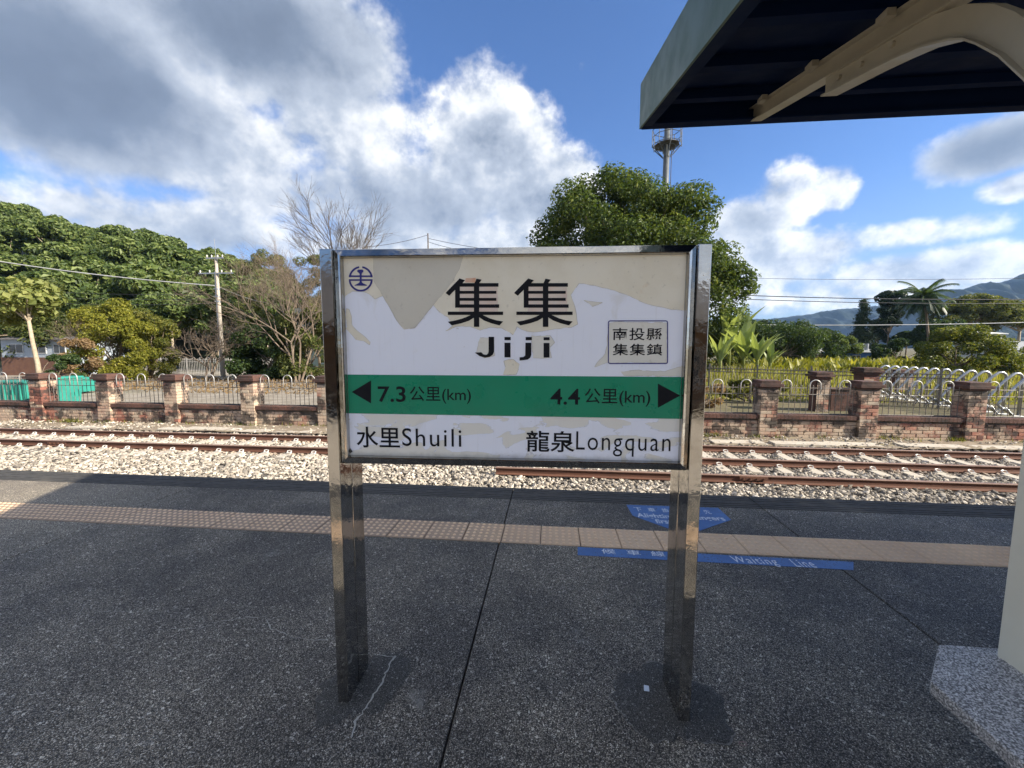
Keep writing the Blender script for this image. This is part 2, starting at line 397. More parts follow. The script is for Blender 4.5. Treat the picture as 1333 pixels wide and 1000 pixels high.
pm('sleeper', (.50, .45, .37), (.42, .375, .31), 5, 0.85, bs=0.3, bscale=60, stain=(6, .58, .75, (.30, .22, .16)))
def ballast_mat():
    m, T, b, P, out = newmat('ballast')
    g = T.add('ShaderNodeNewGeometry'); sp = T.add('ShaderNodeSeparateXYZ'); T.link(P, sp.inputs[0])
    col = T.ramp(g.outputs['Random Per Island'], [(0.0, (.085, .075, .066)), (0.2, (.20, .175, .145)), (0.5, (.35, .305, .245)), (0.8, (.50, .44, .355)), (1.0, (.62, .56, .475))])
    n = T.noise(P, .9, 5, .6); n2 = T.noise(P, 40, 4, .6)
    col = T.mix(T.m('MULTIPLY', T.step(n2, .4, .7), .25), col, (.30, .26, .21))
    grey = T.step(T.m('ADD', sp.outputs[0], T.m('MULTIPLY', n, 6)), 2, 9); col = T.mix(T.m('MULTIPLY', grey, .55), col, T.mix(1.0, col, (.70, .71, .74), 'MULTIPLY'))
    for yr in (8.80, 9.96):
        d = T.m('ABSOLUTE', T.m('SUBTRACT', sp.outputs[1], yr)); r_ = T.step(T.m('ADD', d, T.m('MULTIPLY', n2, .2)), .12, .42, .6, 0.0)
        col = T.mix(r_, col, T.mix(1.0, col, (.62, .42, .32), 'MULTIPLY'))
    T.put(b.inputs['Base Color'], col); b.inputs['Roughness'].default_value = .85; bump(T, b, n2, .25, .004)
ballast_mat()
pm('ballast_bed', (.10, .088, .072), (.065, .057, .048), 22, 0.95, bs=0.9, bscale=35, bdist=0.03, stain=(30, .5, .62, (.10, .085, .07)))
pm('soil', (.26, .21, .155), (.20, .155, .11), 3, 0.95, bs=0.6, bscale=30, bdist=0.02, stain=(1.6, .5, .68, (.22, .19, .11)))
def ground_mat():
    m, T, b, P, out = newmat('ground')
    s = T.add('ShaderNodeSeparateXYZ'); T.link(P, s.inputs[0])
    n = T.noise(P, 0.08, 6, 0.62); n2 = T.noise(P, 1.2, 6, 0.65)
    dirt = T.mix(T.step(n2, 0.35, 0.65), (.30, .265, .215), (.20, .17, .13))
    grass = T.mix(T.step(n2, 0.35, 0.65), (.085, .075, .030), (.13, .105, .05))
    left = T.step(T.m('ADD', s.outputs[0], T.m('MULTIPLY', n2, 5)), 2.0, 9.0)
    far = T.step(T.m('ADD', s.outputs[1], T.m('MULTIPLY', n, 20)), 44, 62)
    col = T.mix(T.m('MAXIMUM', left, far), dirt, grass)
    T.put(b.inputs['Base Color'], T.mix(T.step(n, .45, .7), col, T.mix(1.0, col, (.7, .75, .6), 'MULTIPLY'))); b.inputs['Roughness'].default_value = 0.95
    bump(T, b, n2, 0.6, 0.06)
ground_mat()
def rail_mat(name, c1, c2, c3, rough):
    m, T, b, P, out = newmat(name)
    n = T.noise(T.vm('MULTIPLY', P, (0.6, 8, 8)), 4, 6, 0.65)
    T.put(b.inputs['Base Color'], T.ramp(n, [(0.3, c1), (0.55, c2), (0.8, c3)])); b.inputs['Roughness'].default_value = rough
    bump(T, b, T.noise(P, 60, 5), 0.3, 0.003)
rail_mat('rust', (.070, .030, .018), (.12, .050, .030), (.18, .082, .050), 0.85)
rail_mat('rail_head', (.15, .085, .06), (.23, .145, .11), (.29, .20, .16), 0.5)
def brick_mat():
    m, T, b, P, out = newmat('brick')
    g = T.add('ShaderNodeNewGeometry')
    tcw = g.outputs['Position']
    oi = T.add('ShaderNodeObjectInfo')
    base = T.ramp(T.m('FRACT', T.m('ADD', g.outputs['Random Per Island'], oi.outputs['Random'])), [(0.0, (.12, .052, .040)), (0.25, (.25, .095, .066)), (0.5, (.36, .145, .098)), (0.72, (.40, .225, .155)), (0.88, (.43, .32, .23)), (1.0, (.30, .245, .20))])
    n = T.noise(tcw, 0.9, 6, 0.62); n2 = T.noise(T.vm('ADD', tcw, (7, 3, 1)), 2.3, 6, 0.65); n3 = T.noise(tcw, 26, 5, 0.65)
    pale = T.step(T.m('ADD', n, T.m('MULTIPLY', n3, 0.25)), 0.54, 0.70)
    base = T.mix(T.m('MULTIPLY', pale, 0.72), base, (.52, .43, .32))
    black = T.step(T.m('ADD', n2, T.m('MULTIPLY', n3, 0.22)), 0.575, 0.68)
    base = T.mix(T.m('MULTIPLY', black, 0.88), base, (.032, .027, .024))
    base = T.mix(T.m('MULTIPLY', T.step(n3, 0.55, 0.7), 0.4), base, (.18, .09, .06))
    T.put(b.inputs['Base Color'], base); b.inputs['Roughness'].default_value = 0.9
    bump(T, b, n3, 0.5, 0.008)
brick_mat()
pm('mortar', (.13, .11, .09), (.05, .042, .035), 3.0, 0.95, bs=0.5, bscale=40, bdist=0.01, stain=(2.4, .5, .65, (.05, .042, .036)))
pm('coping_brick', (.125, .060, .044), (.075, .040, .032), 2.2, 0.85, bs=0.5, bscale=40, bdist=0.008, stain=(1.3, .46, .62, (.034, .027, .024)))
pm('iron_grey', (.20, .185, .165), (.13, .11, .095), 9, 0.6, metal=0.25, stain=(14, .58, .7, (.16, .075, .04)))
pm('iron_light', (.52, .51, .48), (.42, .40, .375), 9, 0.45, metal=0.3)
pm('galvanised', (.40, .41, .42), (.33, .34, .35), 3, 0.34, metal=0.75)
pm('tower_grey', (.13, .14, .145), (.10, .11, .115), 2, 0.5, metal=0.3)
pm('cream_steel', (.44, .405, .315), (.39, .36, .28), 3, 0.5, bs=0.1, bscale=60, stain=(5, .62, .8, (.30, .26, .19)))
pm('cream_paint', (.72, .69, .56), (.66, .63, .51), 3, 0.45, bs=0.1, bscale=60, stain=(5, .66, .8, (.45, .40, .30)))
pm('fascia_green', (.060, .112, .088), (.052, .098, .078), 2, 0.5, stain=(1.3, .55, .75, (.13, .18, .15)))
pm('soffit_navy', (.0025, .0105, .042), (.0045, .014, .048), 2, 0.7, bs=0.1, bscale=30, spec=0.06)
pm('roof_green', (.10, .17, .14), (.08, .14, .12), 2, 0.5)
pm('bark', (.21, .165, .115), (.13, .10, .07), 7, 0.95, bs=0.7, bscale=18, bdist=0.03)
pm('bark_pale', (.42, .35, .255), (.31, .25, .18), 7, 0.95, bs=0.6, bscale=18, bdist=0.02)
pm('bare_wood', (.20, .155, .115), (.14, .108, .08), 6, 0.9)
pm('bare_grey', (.115, .096, .080), (.080, .067, .056), 6, 0.9)
pm('pole_concrete', (.44, .39, .325), (.36, .315, .26), 2, 0.85, bs=0.2, bscale=30)
pm('wire_black', (.03, .03, .032), (.04, .04, .042), 2, 0.6)
pm('wire_pale', (.46, .46, .45), (.38, .38, .37), 2, 0.5)
pm('porcelain', (.62, .60, .56), (.52, .50, .46), 5, 0.3)
pm('teal', (.028, .26, .205), (.022, .20, .16), 3, 0.55, stain=(3, .56, .75, (.03, .15, .125)))
pm('wall_white', (.66, .66, .64), (.56, .56, .54), 1.5, 0.85, stain=(1, .55, .75, (.42, .41, .39)))
pm('wall_bluegrey', (.40, .45, .50), (.34, .385, .43), 1.5, 0.8)
pm('wall_brown', (.17, .085, .055), (.13, .065, .045), 3, 0.9)
pm('wall_blue', (.045, .135, .36), (.04, .115, .31), 2, 0.7)
pm('roof_grey', (.30, .31, .31), (.24, .25, .25), 1.5, 0.7)
pm('roof_tile', (.14, .13, .125), (.11, .10, .098), 3, 0.8)
pm('window_glass', (.05, .06, .07), (.035, .045, .055), 2, 0.12, spec=0.6)
pm('timber', (.20, .12, .07), (.15, .09, .05), 4, 0.8, bs=0.3, bscale=20)
pm('crack_fill', (.42, .41, .37), (.30, .29, .26), 20, 0.9)
pm('crack_dull', (.22, .21, .19), (.12, .115, .105), 40, 0.9)
pm('paper', (.62, .68, .74), (.55, .60, .66), 20, 0.6)
pm('rubber_pink', (.26, .17, .17), (.20, .13, .13), 20, 0.6)

def leaf(name, stops, trans=0.42, rough=0.5, clump=0.5, gain=1.0):
    m, T, b, P, out = newmat(name)
    g = T.add('ShaderNodeNewGeometry')
    v = T.m('ADD', T.m('MULTIPLY', g.outputs['Random Per Island'], 0.55), T.m('MULTIPLY', T.noise(P, clump, 4, 0.6), 0.50))
    oi = T.add('ShaderNodeObjectInfo')
    v = T.m('ADD', v, T.m('MULTIPLY', T.m('SUBTRACT', oi.outputs['Random'], 0.5), 0.16))
    col = T.ramp(v, [(p_, tuple(x*gain for x in c_)) for p_, c_ in stops])
    T.put(b.inputs['Base Color'], col); b.inputs['Roughness'].default_value = rough; b.inputs['Specular IOR Level'].default_value = 0.3
    tr = T.add('ShaderNodeBsdfTranslucent'); T.put(tr.inputs[0], T.mix(1.0, col, (1.25, 1.2, 0.6), 'MULTIPLY'))
    mx = T.add('ShaderNodeMixShader'); mx.inputs[0].default_value = trans
    T.link(b.outputs[0], mx.inputs[1]); T.link(tr.outputs[0], mx.inputs[2]); T.link(mx.outputs[0], out.inputs[0])
    return m
leaf('leaf_forest', [(0.15, (.028, .050, .015)), (0.5, (.096, .142, .040)), (0.85, (.25, .30, .10))])
leaf('leaf_dark', [(0.15, (.022, .042, .014)), (0.5, (.042, .075, .022)), (0.85, (.085, .125, .038))])
leaf('leaf_big', [(0.15, (.030, .054, .015)), (0.5, (.068, .108, .026)), (0.76, (.15, .19, .045)), (0.95, (.30, .30, .09))], clump=0.25)
leaf('leaf_olive', [(0.15, (.060, .082, .018)), (0.5, (.135, .150, .030)), (0.85, (.25, .23, .05))])
leaf('leaf_yellow', [(0.15, (.080, .100, .016)), (0.5, (.19, .20, .026)), (0.85, (.33, .31, .05))])
leaf('leaf_mound', [(0.15, (.035, .060, .014)), (0.5, (.090, .120, .022)), (0.85, (.26, .26, .048))])
leaf('leaf_pale', [(0.15, (.10, .13, .035)), (0.5, (.20, .23, .065)), (0.85, (.33, .34, .12))])
leaf('leaf_bamboo', [(0.15, (.040, .062, .018)), (0.5, (.095, .120, .032)), (0.85, (.20, .205, .062))])
leaf('leaf_banana', [(0.1, (.16, .22, .07)), (0.5, (.28, .35, .13)), (0.9, (.42, .47, .24))], trans=0.4, rough=0.4)
leaf('leaf_conifer', [(0.15, (.014, .030, .014)), (0.5, (.026, .048, .020)), (0.85, (.05, .075, .03))], trans=0.1)
leaf('leaf_grass', [(0.1, (.13, .155, .030)), (0.5, (.23, .235, .055)), (0.9, (.34, .31, .095))], clump=0.2)
leaf('leaf_dry', [(0.1, (.16, .10, .05)), (0.5, (.28, .19, .10)), (0.9, (.38, .28, .17))])
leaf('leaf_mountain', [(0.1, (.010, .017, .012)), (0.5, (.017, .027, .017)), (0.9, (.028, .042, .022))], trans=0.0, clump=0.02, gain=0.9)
MT = MATS

# ------------------------------------------------------------------ ground, ballast, platform
ZG, ZB, ZS = -1.10, -1.075, -1.035          # open ground, ballast bed, sleeper tops
g = MB(); GR = 2450.0
g.poly([(-GR, -GR, ZG), (GR, -GR, ZG), (GR, GR, ZG), (-GR, GR, ZG)])
structure(g.build('ground', MT['ground']))
rng = np.random.default_rng(7); random.seed(7)

def ripple_sheet(name, x0, x1, y0, y1, step, z, amp, mat, seed, edge=None):
    r = np.random.default_rng(seed)
    nx = int((x1-x0)/step)+1; ny = int((y1-y0)/step)+1
    xs = np.linspace(x0, x1, nx); ys = np.linspace(y0, y1, ny)
    Xg, Yg = np.meshgrid(xs, ys); Z = z + amp*(r.random(Xg.shape)-.5)
    for fx, fy, a in ((.9, .7, .5), (.31, .53, .8), (2.1, 1.7, .3)):
        Z += amp*a*np.sin(Xg*fx+seed)*np.sin(Yg*fy+seed*2)
    if edge: Z = edge(Xg, Yg, Z)
    V = np.stack([Xg, Yg, Z], -1).reshape(-1, 3)
    i = np.arange(nx*ny).reshape(ny, nx)
    Fc = np.stack([i[:-1, :-1], i[:-1, 1:], i[1:, 1:], i[1:, :-1]], -1).reshape(-1, 4)
    return np_mesh(name, V, Fc, mat, smooth=True)
def fall(Xg, Yg, Z): return np.where(Yg > 10.55, Z-(Yg-10.55)*0.05, Z)
structure(ripple_sheet('trackbed', -26, 22, 4.12, 11.2, 0.12, ZB, 0.02, MT['ballast_bed'], 3, fall))
structure(ripple_sheet('trackbed', -26, 22, -12.5, -1.16, 0.3, ZB, 0.02, MT['ballast_pale'], 5))
structure(ripple_sheet('verge', -26, 22, 10.75, 11.95, 0.1, ZB+0.025, 0.035, MT['soil'], 4))

def stones(name, n, x0, x1, y0, y1, zf, rmin, rmax, mat, seed, dens=None):
    r = np.random.default_rng(seed); t = (1+5**.5)/2
    ico = np.array([(-1, t, 0), (1, t, 0), (-1, -t, 0), (1, -t, 0), (0, -1, t), (0, 1, t), (0, -1, -t), (0, 1, -t), (t, 0, -1), (t, 0, 1), (-t, 0, -1), (-t, 0, 1)])/math.sqrt(1+t*t)
    fc = np.array([(0, 11, 5), (0, 5, 1), (0, 1, 7), (0, 7, 10), (0, 10, 11), (1, 5, 9), (5, 11, 4), (11, 10, 2), (10, 7, 6), (7, 1, 8), (3, 9, 4), (3, 4, 2), (3, 2, 6), (3, 6, 8), (3, 8, 9), (4, 9, 5), (2, 4, 11), (6, 2, 10), (8, 6, 7), (9, 8, 1)])
    x = r.uniform(x0, x1, n); y = r.uniform(y0, y1, n)
    if dens is not None:
        k = r.random(n) < dens(x, y); x = x[k]; y = y[k]; n = len(x)
    s = rmin+(rmax-rmin)*r.random(n)**1.6
    sc = np.stack([r.uniform(.75, 1.35, n), r.uniform(.65, 1.1, n), r.uniform(.45, .85, n)], -1)*s[:, None]
    v = ico[None]*(1+.22*r.standard_normal((n, 12, 1)))*sc[:, None]
    a = r.uniform(0, 6.28, n); ca, sa = np.cos(a), np.sin(a); tl = r.normal(0, .35, n)
    vz = v[..., 2]+v[..., 0]*tl[:, None]
    vx = v[..., 0]*ca[:, None]-v[..., 1]*sa[:, None]; vy = v[..., 0]*sa[:, None]+v[..., 1]*ca[:, None]
    z = zf(x, y)+r.uniform(-.012, .022, n)
    V = np.stack([vx+x[:, None], vy+y[:, None], vz+z[:, None]], -1).reshape(-1, 3)
    Fc = (fc[None]+(np.arange(n)*12)[:, None, None]).reshape(-1, 3)
    return np_mesh(name, V, Fc, mat)
bal = stones('ballast', 64000, -18, 15, 6.2, 10.9, lambda x, y: np.where(y > 10.5, ZB-.008-(y-10.5)*.03, ZB+.006), .020, .050, MT['ballast'], 11,
             lambda x, y: np.where(y > 10.45, .55, np.where((abs(y-9.38) < 1.04) & (np.abs(((x+21.75+.3015) % .603)-.3015) < .115), np.where(x > 2, .06, .55), 1.0)))
stuff(tag(bal, 'pale crushed stone ballast around the rusty track', 'ballast'))
gv = stones('gravel', 5200, -18, 15, 10.8, 11.85, lambda x, y: np.full_like(x, ZB+.035), .014, .046, MT['ballast'], 12,
            lambda x, y: .35+.65*(np.sin(x*1.3)*np.sin(x*.37+1) > .1))
stuff(tag(gv, 'loose stones scattered along the foot of the brick wall', 'gravel'))

# island platform: body, slabs between joints, tactile tiles, grooved edges
PX0, PX1, PY0, PY1 = -27.0, 24.0, -1.11, 4.07
pb = MB(); pb.box(PX0, PX1, PY0+.02, PY1-.02, ZG-.3, -0.035)
plat = structure(pb.build('platform', MT['concrete_wall']))
JX = [PX0, -23.9, -20.5, -17.1, -13.8, -10.4, -7.08, -3.73, -0.372, 1.94, 5.2, 8.5, 11.8, 15.1, 18.4, 21.2, PX1]
TY0, TY1, EB = 2.893, 3.200, 3.762
BY0, BY1, BEB = PY0+PY1-TY1, PY0+PY1-TY0, PY0+PY1-EB
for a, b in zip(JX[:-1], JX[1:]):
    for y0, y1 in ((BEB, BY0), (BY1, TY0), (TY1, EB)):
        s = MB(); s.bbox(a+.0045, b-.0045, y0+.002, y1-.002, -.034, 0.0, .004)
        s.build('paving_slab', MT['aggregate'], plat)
    for y0, y1 in ((EB, PY1), (PY0, BEB)):          # grooved edging
        s = MB(); n = 7; w = (y1-y0)/n
        s.box(a+.004, b-.004, y0, y1, -.12, -.006)
        for k in range(n): s.bbox(a+.004, b-.004, y0+k*w+.004, y0+(k+1)*w-.004, -.0065, .002+.0015*((k*7) % 3), .003)
        s.build('edge_strip', MT['edge_rubber'], plat)
TS = 0.2985
t = MB(); t.bbox(.0030, TS-.0030, .0, TY1-TY0, -.034, .004, .002)
for i in range(6):
    for j in range(6):
        cx, cy = TS*(i+.5)/6, (TY1-TY0)*(j+.5)/6; b = len(t.v)
        for rr, z in ((.0155, .004), (.0095, .0098)):
            t.v += [(cx+rr*math.cos(k*math.pi/4), cy+rr*math.sin(k*math.pi/4), z) for k in range(8)]
        t.f += [(b+k, b+(k+1) % 8, b+8+(k+1) % 8, b+8+k) for k in range(8)] + [tuple(b+8+k for k in range(8))]
tile0 = None
for y in (TY0, BY0):
    for k in range(-32, 34):
        if tile0 is None: tile0 = t.build('tactile_tile', MT['tactile'], plat, loc=(-.063+TS*k, y, 0))
        else:
            c = share(tile0, 'tactile_tile', plat, (-.063+TS*k, y, random.uniform(-.001, .001)), (random.gauss(0, .002), random.gauss(0, .002), random.gauss(0, .002)))

# ---- flat marks on the platform
def ground_poly(name, pts, z, mat, parent=None):
    m = MB(); m.prism([(p[0], p[1]) for p in pts], z-.0012, z); return m.build(name, mat, parent)
def text_mesh(s, name, mat, parent, u0, u1, v0, v1, to3, bold=0.0, spacing=1.0):
    """lettering as flat faces, fitted to the rectangle (u0..u1, v0..v1)"""
    cu = bpy.data.curves.new(name, 'FONT'); cu.body = s; cu.size = 1.0; cu.offset = bold; cu.resolution_u = 4; cu.space_character = spacing
    to = bpy.data.objects.new(name, cu); COL.objects.link(to)
    dg = bpy.context.evaluated_depsgraph_get(); dg.update()
    me = bpy.data.meshes.new_from_object(to.evaluated_get(dg)); bpy.data.objects.remove(to); bpy.data.curves.remove(cu)
    co = np.array([v.co[:] for v in me.vertices]); lo = co.min(0); hi = co.max(0)
    for v in me.vertices:
        u = u0+(v.co.x-lo[0])/(hi[0]-lo[0])*(u1-u0); w = v0+(v.co.y-lo[1])/(hi[1]-lo[1])*(v1-v0)
        v.co = to3(u, w)
    me.materials.clear(); me.name = name
    return mk(name, me, mat, parent)
A, B = on_z(752, 712), on_z(752, 723.5)
wl = ground_poly('floor_sticker', [on_z(752, 723), on_z(1111, 742.5), on_z(1111, 732), on_z(752, 712.5)], .0022, MT['sticker_blue'])
tag(wl, 'long narrow blue floor sticker reading Waiting Line beside the tactile tiles', 'floor sticker')
GZ = lambda u, w: Vector((u, w, .0030))
yb0, yb1 = on_z(960, 734.6).y, on_z(960, 725).y
for w_, x0, x1 in (('Waiting', 953, 1013), ('Line', 1027, 1058)):
    text_mesh(w_, 'lettering', MT['print_white'], wl, on_z(x0, 729).x, on_z(x1, 734).x, yb0-.012*(w_ == 'Waiting'), yb1, GZ, .006, 1.15)
for w_, x0 in (('候', 783), ('車', 815), ('線', 846)):
    text_mesh(w_, 'lettering', MT['print_white'], wl, on_z(x0, 718).x, on_z(x0+19, 722).x, on_z(820, 724).y+.012, on_z(820, 716).y-.006, GZ, .006)
ps = ground_poly('floor_sticker', [on_z(823.5, 671.6), on_z(894, 697), on_z(951.7, 677), on_z(934.6, 661.4), on_z(815.4, 657.5)], .0022, MT['sticker_blue'])
tag(ps, 'blue arrow shaped floor sticker reading Alighting passengers first near the platform edge', 'floor sticker')
for k, w_ in enumerate('下車旅客優先'):
    text_mesh(w_, 'lettering', MT['print_white'], ps, on_z(826+17.5*k, 664).x, on_z(826+17.5*k+11, 667).x, on_z(870, 667.5).y, on_z(870, 662.5).y, GZ, .006)
text_mesh('Alighting passengers', 'lettering', MT['print_white'], ps, on_z(829, 671).x, on_z(943, 676).x, on_z(870, 677).y, on_z(870, 670).y, GZ, .014)
text_mesh('first', 'lettering', MT['print_white'], ps, on_z(852, 677).x, on_z(873, 678).x, on_z(865, 682).y, on_z(865, 676.5).y, GZ, .014)

def crack(pts, w, z=.0012, seed=0):
    r = random.Random(seed); P = [on_z(*p) for p in pts]; Q = []
    for a, b in zip(P[:-1], P[1:]):
        n = max(2, int((b-a).length/.014))
        for k in range(n):
            q = a.lerp(b, k/n); Q.append(Vector((q.x+r.gauss(0, .0042), q.y+r.gauss(0, .0042), z)))
    Q.append(P[-1]); m = MB(); L = []; R_ = []
    for i, q in enumerate(Q):
        d = (Q[min(i+1, len(Q)-1)]-Q[max(i-1, 0)]); d.z = 0; d.normalize(); n = Vector((-d.y, d.x, 0)); ww = w*r.uniform(.35, 1.3)
        L.append(q+n*ww); R_.append(q-n*ww)
    for i in range(len(Q)-1): m.poly([(L[i].x, L[i].y, z), (R_[i].x, R_[i].y, z), (R_[i+1].x, R_[i+1].y, z), (L[i+1].x, L[i+1].y, z)])
    return m.build('crack', MT['crack_fill'], plat)
crack([(513, 857), (497, 890), (482, 915), (463, 940), (458, 962)], .0042, z=.0082, seed=1)
crack([(513, 857), (497, 854), (470, 852)], .0018, z=.0075, seed=2)
crack([(433, 833), (410, 833), (380, 829), (352, 817), (347, 806), (372, 803)], .0016, seed=3)
crack([(347, 803), (320, 804), (285, 809), (262, 818), (205, 820)], .0017, seed=4)
crack([(245, 798), (180, 796), (125, 797)], .0010, seed=5)
crack([(110, 786), (96, 818), (80, 830)], .0012, seed=6)

def mound(cx, cy, rx, ry, h, seed, rim=True):
    r = random.Random(seed); m = MB(); n = 110; rings = [(1.0, .0), (.95, .4), (.8, .8), (.5, 1.0), (0.15, 1.0)]
    wob = [1]*n
    for fq in range(2, 28): 
        a_, p_ = r.gauss(0, .16/fq**.95), r.uniform(0, 6.28)
        wob = [w+a_*math.sin(fq*6.283*k/n+p_) for k, w in enumerate(wob)]
    for rr, z in rings:
        m.v += [(cx+rx*rr*wob[k]*math.cos(6.283*k/n), cy+ry*rr*wob[k]*math.sin(6.283*k/n), .0004+h*z+r.uniform(-.0006, .0006)*(z > 0)) for k in range(n)]
    for i in range(len(rings)-1): m.f += [(i*n+k, i*n+(k+1) % n, (i+1)*n+(k+1) % n, (i+1)*n+k) for k in range(n)]
    m.f.append(tuple((len(rings)-1)*n+k for k in range(n)))
    m.build('mortar_patch', MT['mound'], plat, smooth=True)
    if rim:
        c = MB(); on = 0.0
        for k in range(n):
            on = max(0, min(1, on+r.gauss(0, .35)))
            if on > .45:
                k2 = (k+1) % n; w1, w2 = 1-.028*on*r.uniform(.4, 1), 1+.02*r.random()
                c.poly([(cx+rx*f*wob[j]*math.cos(6.283*j/n), cy+ry*f*wob[j]*math.sin(6.283*j/n), .0012+h*.25) for j, f in ((k, w1), (k2, w1), (k2, w2), (k, w2))])
        c.build('mortar_rim', MT['crack_dull'], plat)

mound(-.79, 1.56, .16, .19, .006, 2, rim=False)
mound(.50, 1.60, .21, .20, .012, 5)
p = on_z(841, 900); m = MB(); m.prism([(p.x-.012, p.y-.014), (p.x+.010, p.y-.016), (p.x+.014, p.y+.012), (p.x-.006, p.y+.016)], .014, .0155)
tag(m.build('paper_scrap', MT['paper']), 'tiny pale paper scrap on the mortar patch at the sign post', 'litter')
p = on_z(967, 969); m = MB()
m.tube([(p.x+.014*math.cos(a*.5236), p.y+.008*math.sin(a*.5236), .0025) for a in range(13)], .0014, 5, cap=False)
tag(m.build('rubber_band', MT['rubber_pink']), 'small dull pink rubber band ring lying on the platform', 'rubber band')

# ------------------------------------------------------------------ station name sign
SA, SB = Vector((-.86, 1.46, 0)), Vector((.557, 1.507, 0))
S_ANG = math.atan2(SB.y-SA.y, SB.x-SA.x); ST = (SB-SA).normalized(); SN = Vector((-ST.y, ST.x, 0))
def S(px, py, off=.022):
    r = ray(px, py); k = (SN.dot(SA)+off)/SN.dot(r); q = CAM+r*k-SA
    return (q.dot(ST), q.z)
sign = thing('station_sign', 'stainless framed white station sign with green band on two posts', 'sign', SA, S_ANG)
SWID = (SB-SA).length
def spost(x0):
    m = MB(); m.box(x0, x0+.046, 0, .097, -.02, 1.829); m.box(x0+.0025, x0+.0435, .097, .103, -.02, 1.826); m.box(x0, x0+.046, .103, .200, -.02, 1.829)
    return m.build('post', MT['stainless'], sign, bevel=.0025)
spost(0.0); spost(SWID-.046)
OX0, OX1, OZ0, OZ1 = .0475, SWID-.0475, 1.012, 1.829
IX0, IX1, IZ0, IZ1 = .081, 1.338, 1.044, 1.797
m = MB(); m.box(OX0+.001, OX1-.001, .024, .176, OZ0+.001, OZ1-.001); m.build('housing', MT['stainless'], sign, bevel=.002)
oc = [(OX0, OZ0), (OX1, OZ0), (OX1, OZ1), (OX0, OZ1)]; ic = [(IX0, IZ0), (IX1, IZ0), (IX1, IZ1), (IX0, IZ1)]
for k in range(4):
    a, b = k, (k+1) % 4; m = MB()
    lerp2 = lambda p, q, t: (p[0]+(q[0]-p[0])*t, p[1]+(q[1]-p[1])*t)
    rows = []
    for t_, y in ((0, .0235), (0, .0165), (.04, .0150), (.80, .0040), (.90, .0045), (1, .0225)):
        rows.append([(*lerp2(oc[j], ic[j], t_), y) for j in (a, b)])
    for r0, r1 in zip(rows[:-1], rows[1:]):
        m.poly([(r0[0][0], r0[0][2], r0[0][1]), (r0[1][0], r0[1][2], r0[1][1]), (r1[1][0], r1[1][2], r1[1][1]), (r1[0][0], r1[0][2], r1[0][1])])
    m.build('frame_rail', MT['stainless'], sign)
m = MB(); m.box(IX0, IX1, .022, .0238, IZ0, IZ1)
panel = m.build('panel', MT['panel_white'], sign)
def flat(name, pts, y, mat, parent=panel, rough=0.0, seed=0):
    r = random.Random(seed); P = []
    for (a, b) in zip(pts, pts[1:]+pts[:1]):
        n = 1 if not rough else max(1, int(math.dist(a, b)/5))
        for k in range(n):
            t_ = k/n; P.append((a[0]+(b[0]-a[0])*t_+(r.gauss(0, rough) if k else 0), a[1]+(b[1]-a[1])*t_+(r.gauss(0, rough) if k else 0)))
    loc = [S(*q, off=y) for q in P]
    loc = [(min(max(x, IX0+.0005), IX1-.0005), min(max(z, IZ0+.0005), IZ1-.0005)) for x, z in loc]
    if name == 'peeled_film':                                       # thin darker rim along the tear
        e = MB(); rr_e = random.Random(seed+50); n = len(loc)
        for i_ in range(n):
            (xa, za), (xb, zb_) = loc[i_], loc[(i_+1) % n]; dx, dz = xb-xa, zb_-za; ln = math.hypot(dx, dz)
            if ln < 1e-4 or min(xa, xb) < IX0+.002 or max(xa, xb) > IX1-.002 or max(za, zb_) > IZ1-.002 or rr_e.random() < .12: continue
            w_ = rr_e.uniform(.0004, .0012); nx_, nz_ = -dz/ln*w_, dx/ln*w_
            e.poly([(xa-nx_*.3, y-.00025, za-nz_*.3), (xb-nx_*.3, y-.00025, zb_-nz_*.3), (xb+nx_, y-.00025, zb_+nz_), (xa+nx_, y-.00025, za+nz_)])
        if e.v: stuff(e.build('tear_rim', MT['tear_rim'], parent))
    m = MB(); m.v = [(x, y, z) for x, z in loc]
    m.f = [tuple(t3) for t3 in tessellate_polygon([[Vector((x, z, 0)) for x, z in loc]])]
    return m.build(name, mat, parent)
cream = [(440, 330), (897, 326), (900, 404), (888, 404), (874, 403), (855, 398.7), (836.5, 393.5), (811, 382), (794, 376.7), (773, 371.4), (753.5, 369), (743, 384), (748, 399),
         (752, 422), (744, 426), (723, 428), (700, 432), (685, 431), (673, 425), (668, 436), (664, 433), (653, 427), (638, 426), (625, 430), (612, 425), (594, 425), (580, 431), (589, 425), (583, 413), (573, 407),
         (563.6, 396.6), (540, 427), (526.4, 429), (516.8, 417.6), (499, 385), (488, 389.4), (481, 383), (472, 379), (459, 379), (440, 392)]
flat('peeled_film', cream, .0214, MT['film_cream'], rough=.35, seed=1)
flat('peeled_film', [(485, 334), (603, 333), (598, 350), (590, 366), (575, 385), (563, 398), (540, 426.5), (527, 428.6), (517, 417), (499, 386), (487, 366)], .0210, MT['film_grey'], rough=.35, seed=2)
flat('peeled_film', [(451, 402), (454.5, 403), (457.5, 412), (458, 422), (464, 430), (472, 436), (482, 446), (481, 449), (474, 444), (463, 442), (456, 434), (449, 428), (452, 425), (450, 414)], .0212, MT['film_cream'], rough=.4, seed=3)
flat('peeled_film', [(760, 391), (773, 393), (784, 394), (771, 399)], .0212, MT['film_pale'], rough=.4, seed=4)
flat('peeled_film', [(794, 420), (868, 420), (868, 472), (790, 472), (774, 478), (781, 468), (788, 460)], .0212, MT['film_pale'], rough=.4, seed=5)
flat('peeled_film', [(656, 470), (668, 468), (676, 474), (672, 487.5), (655, 487.5), (658, 478)], .0212, MT['film_cream'], rough=.5, seed=6)
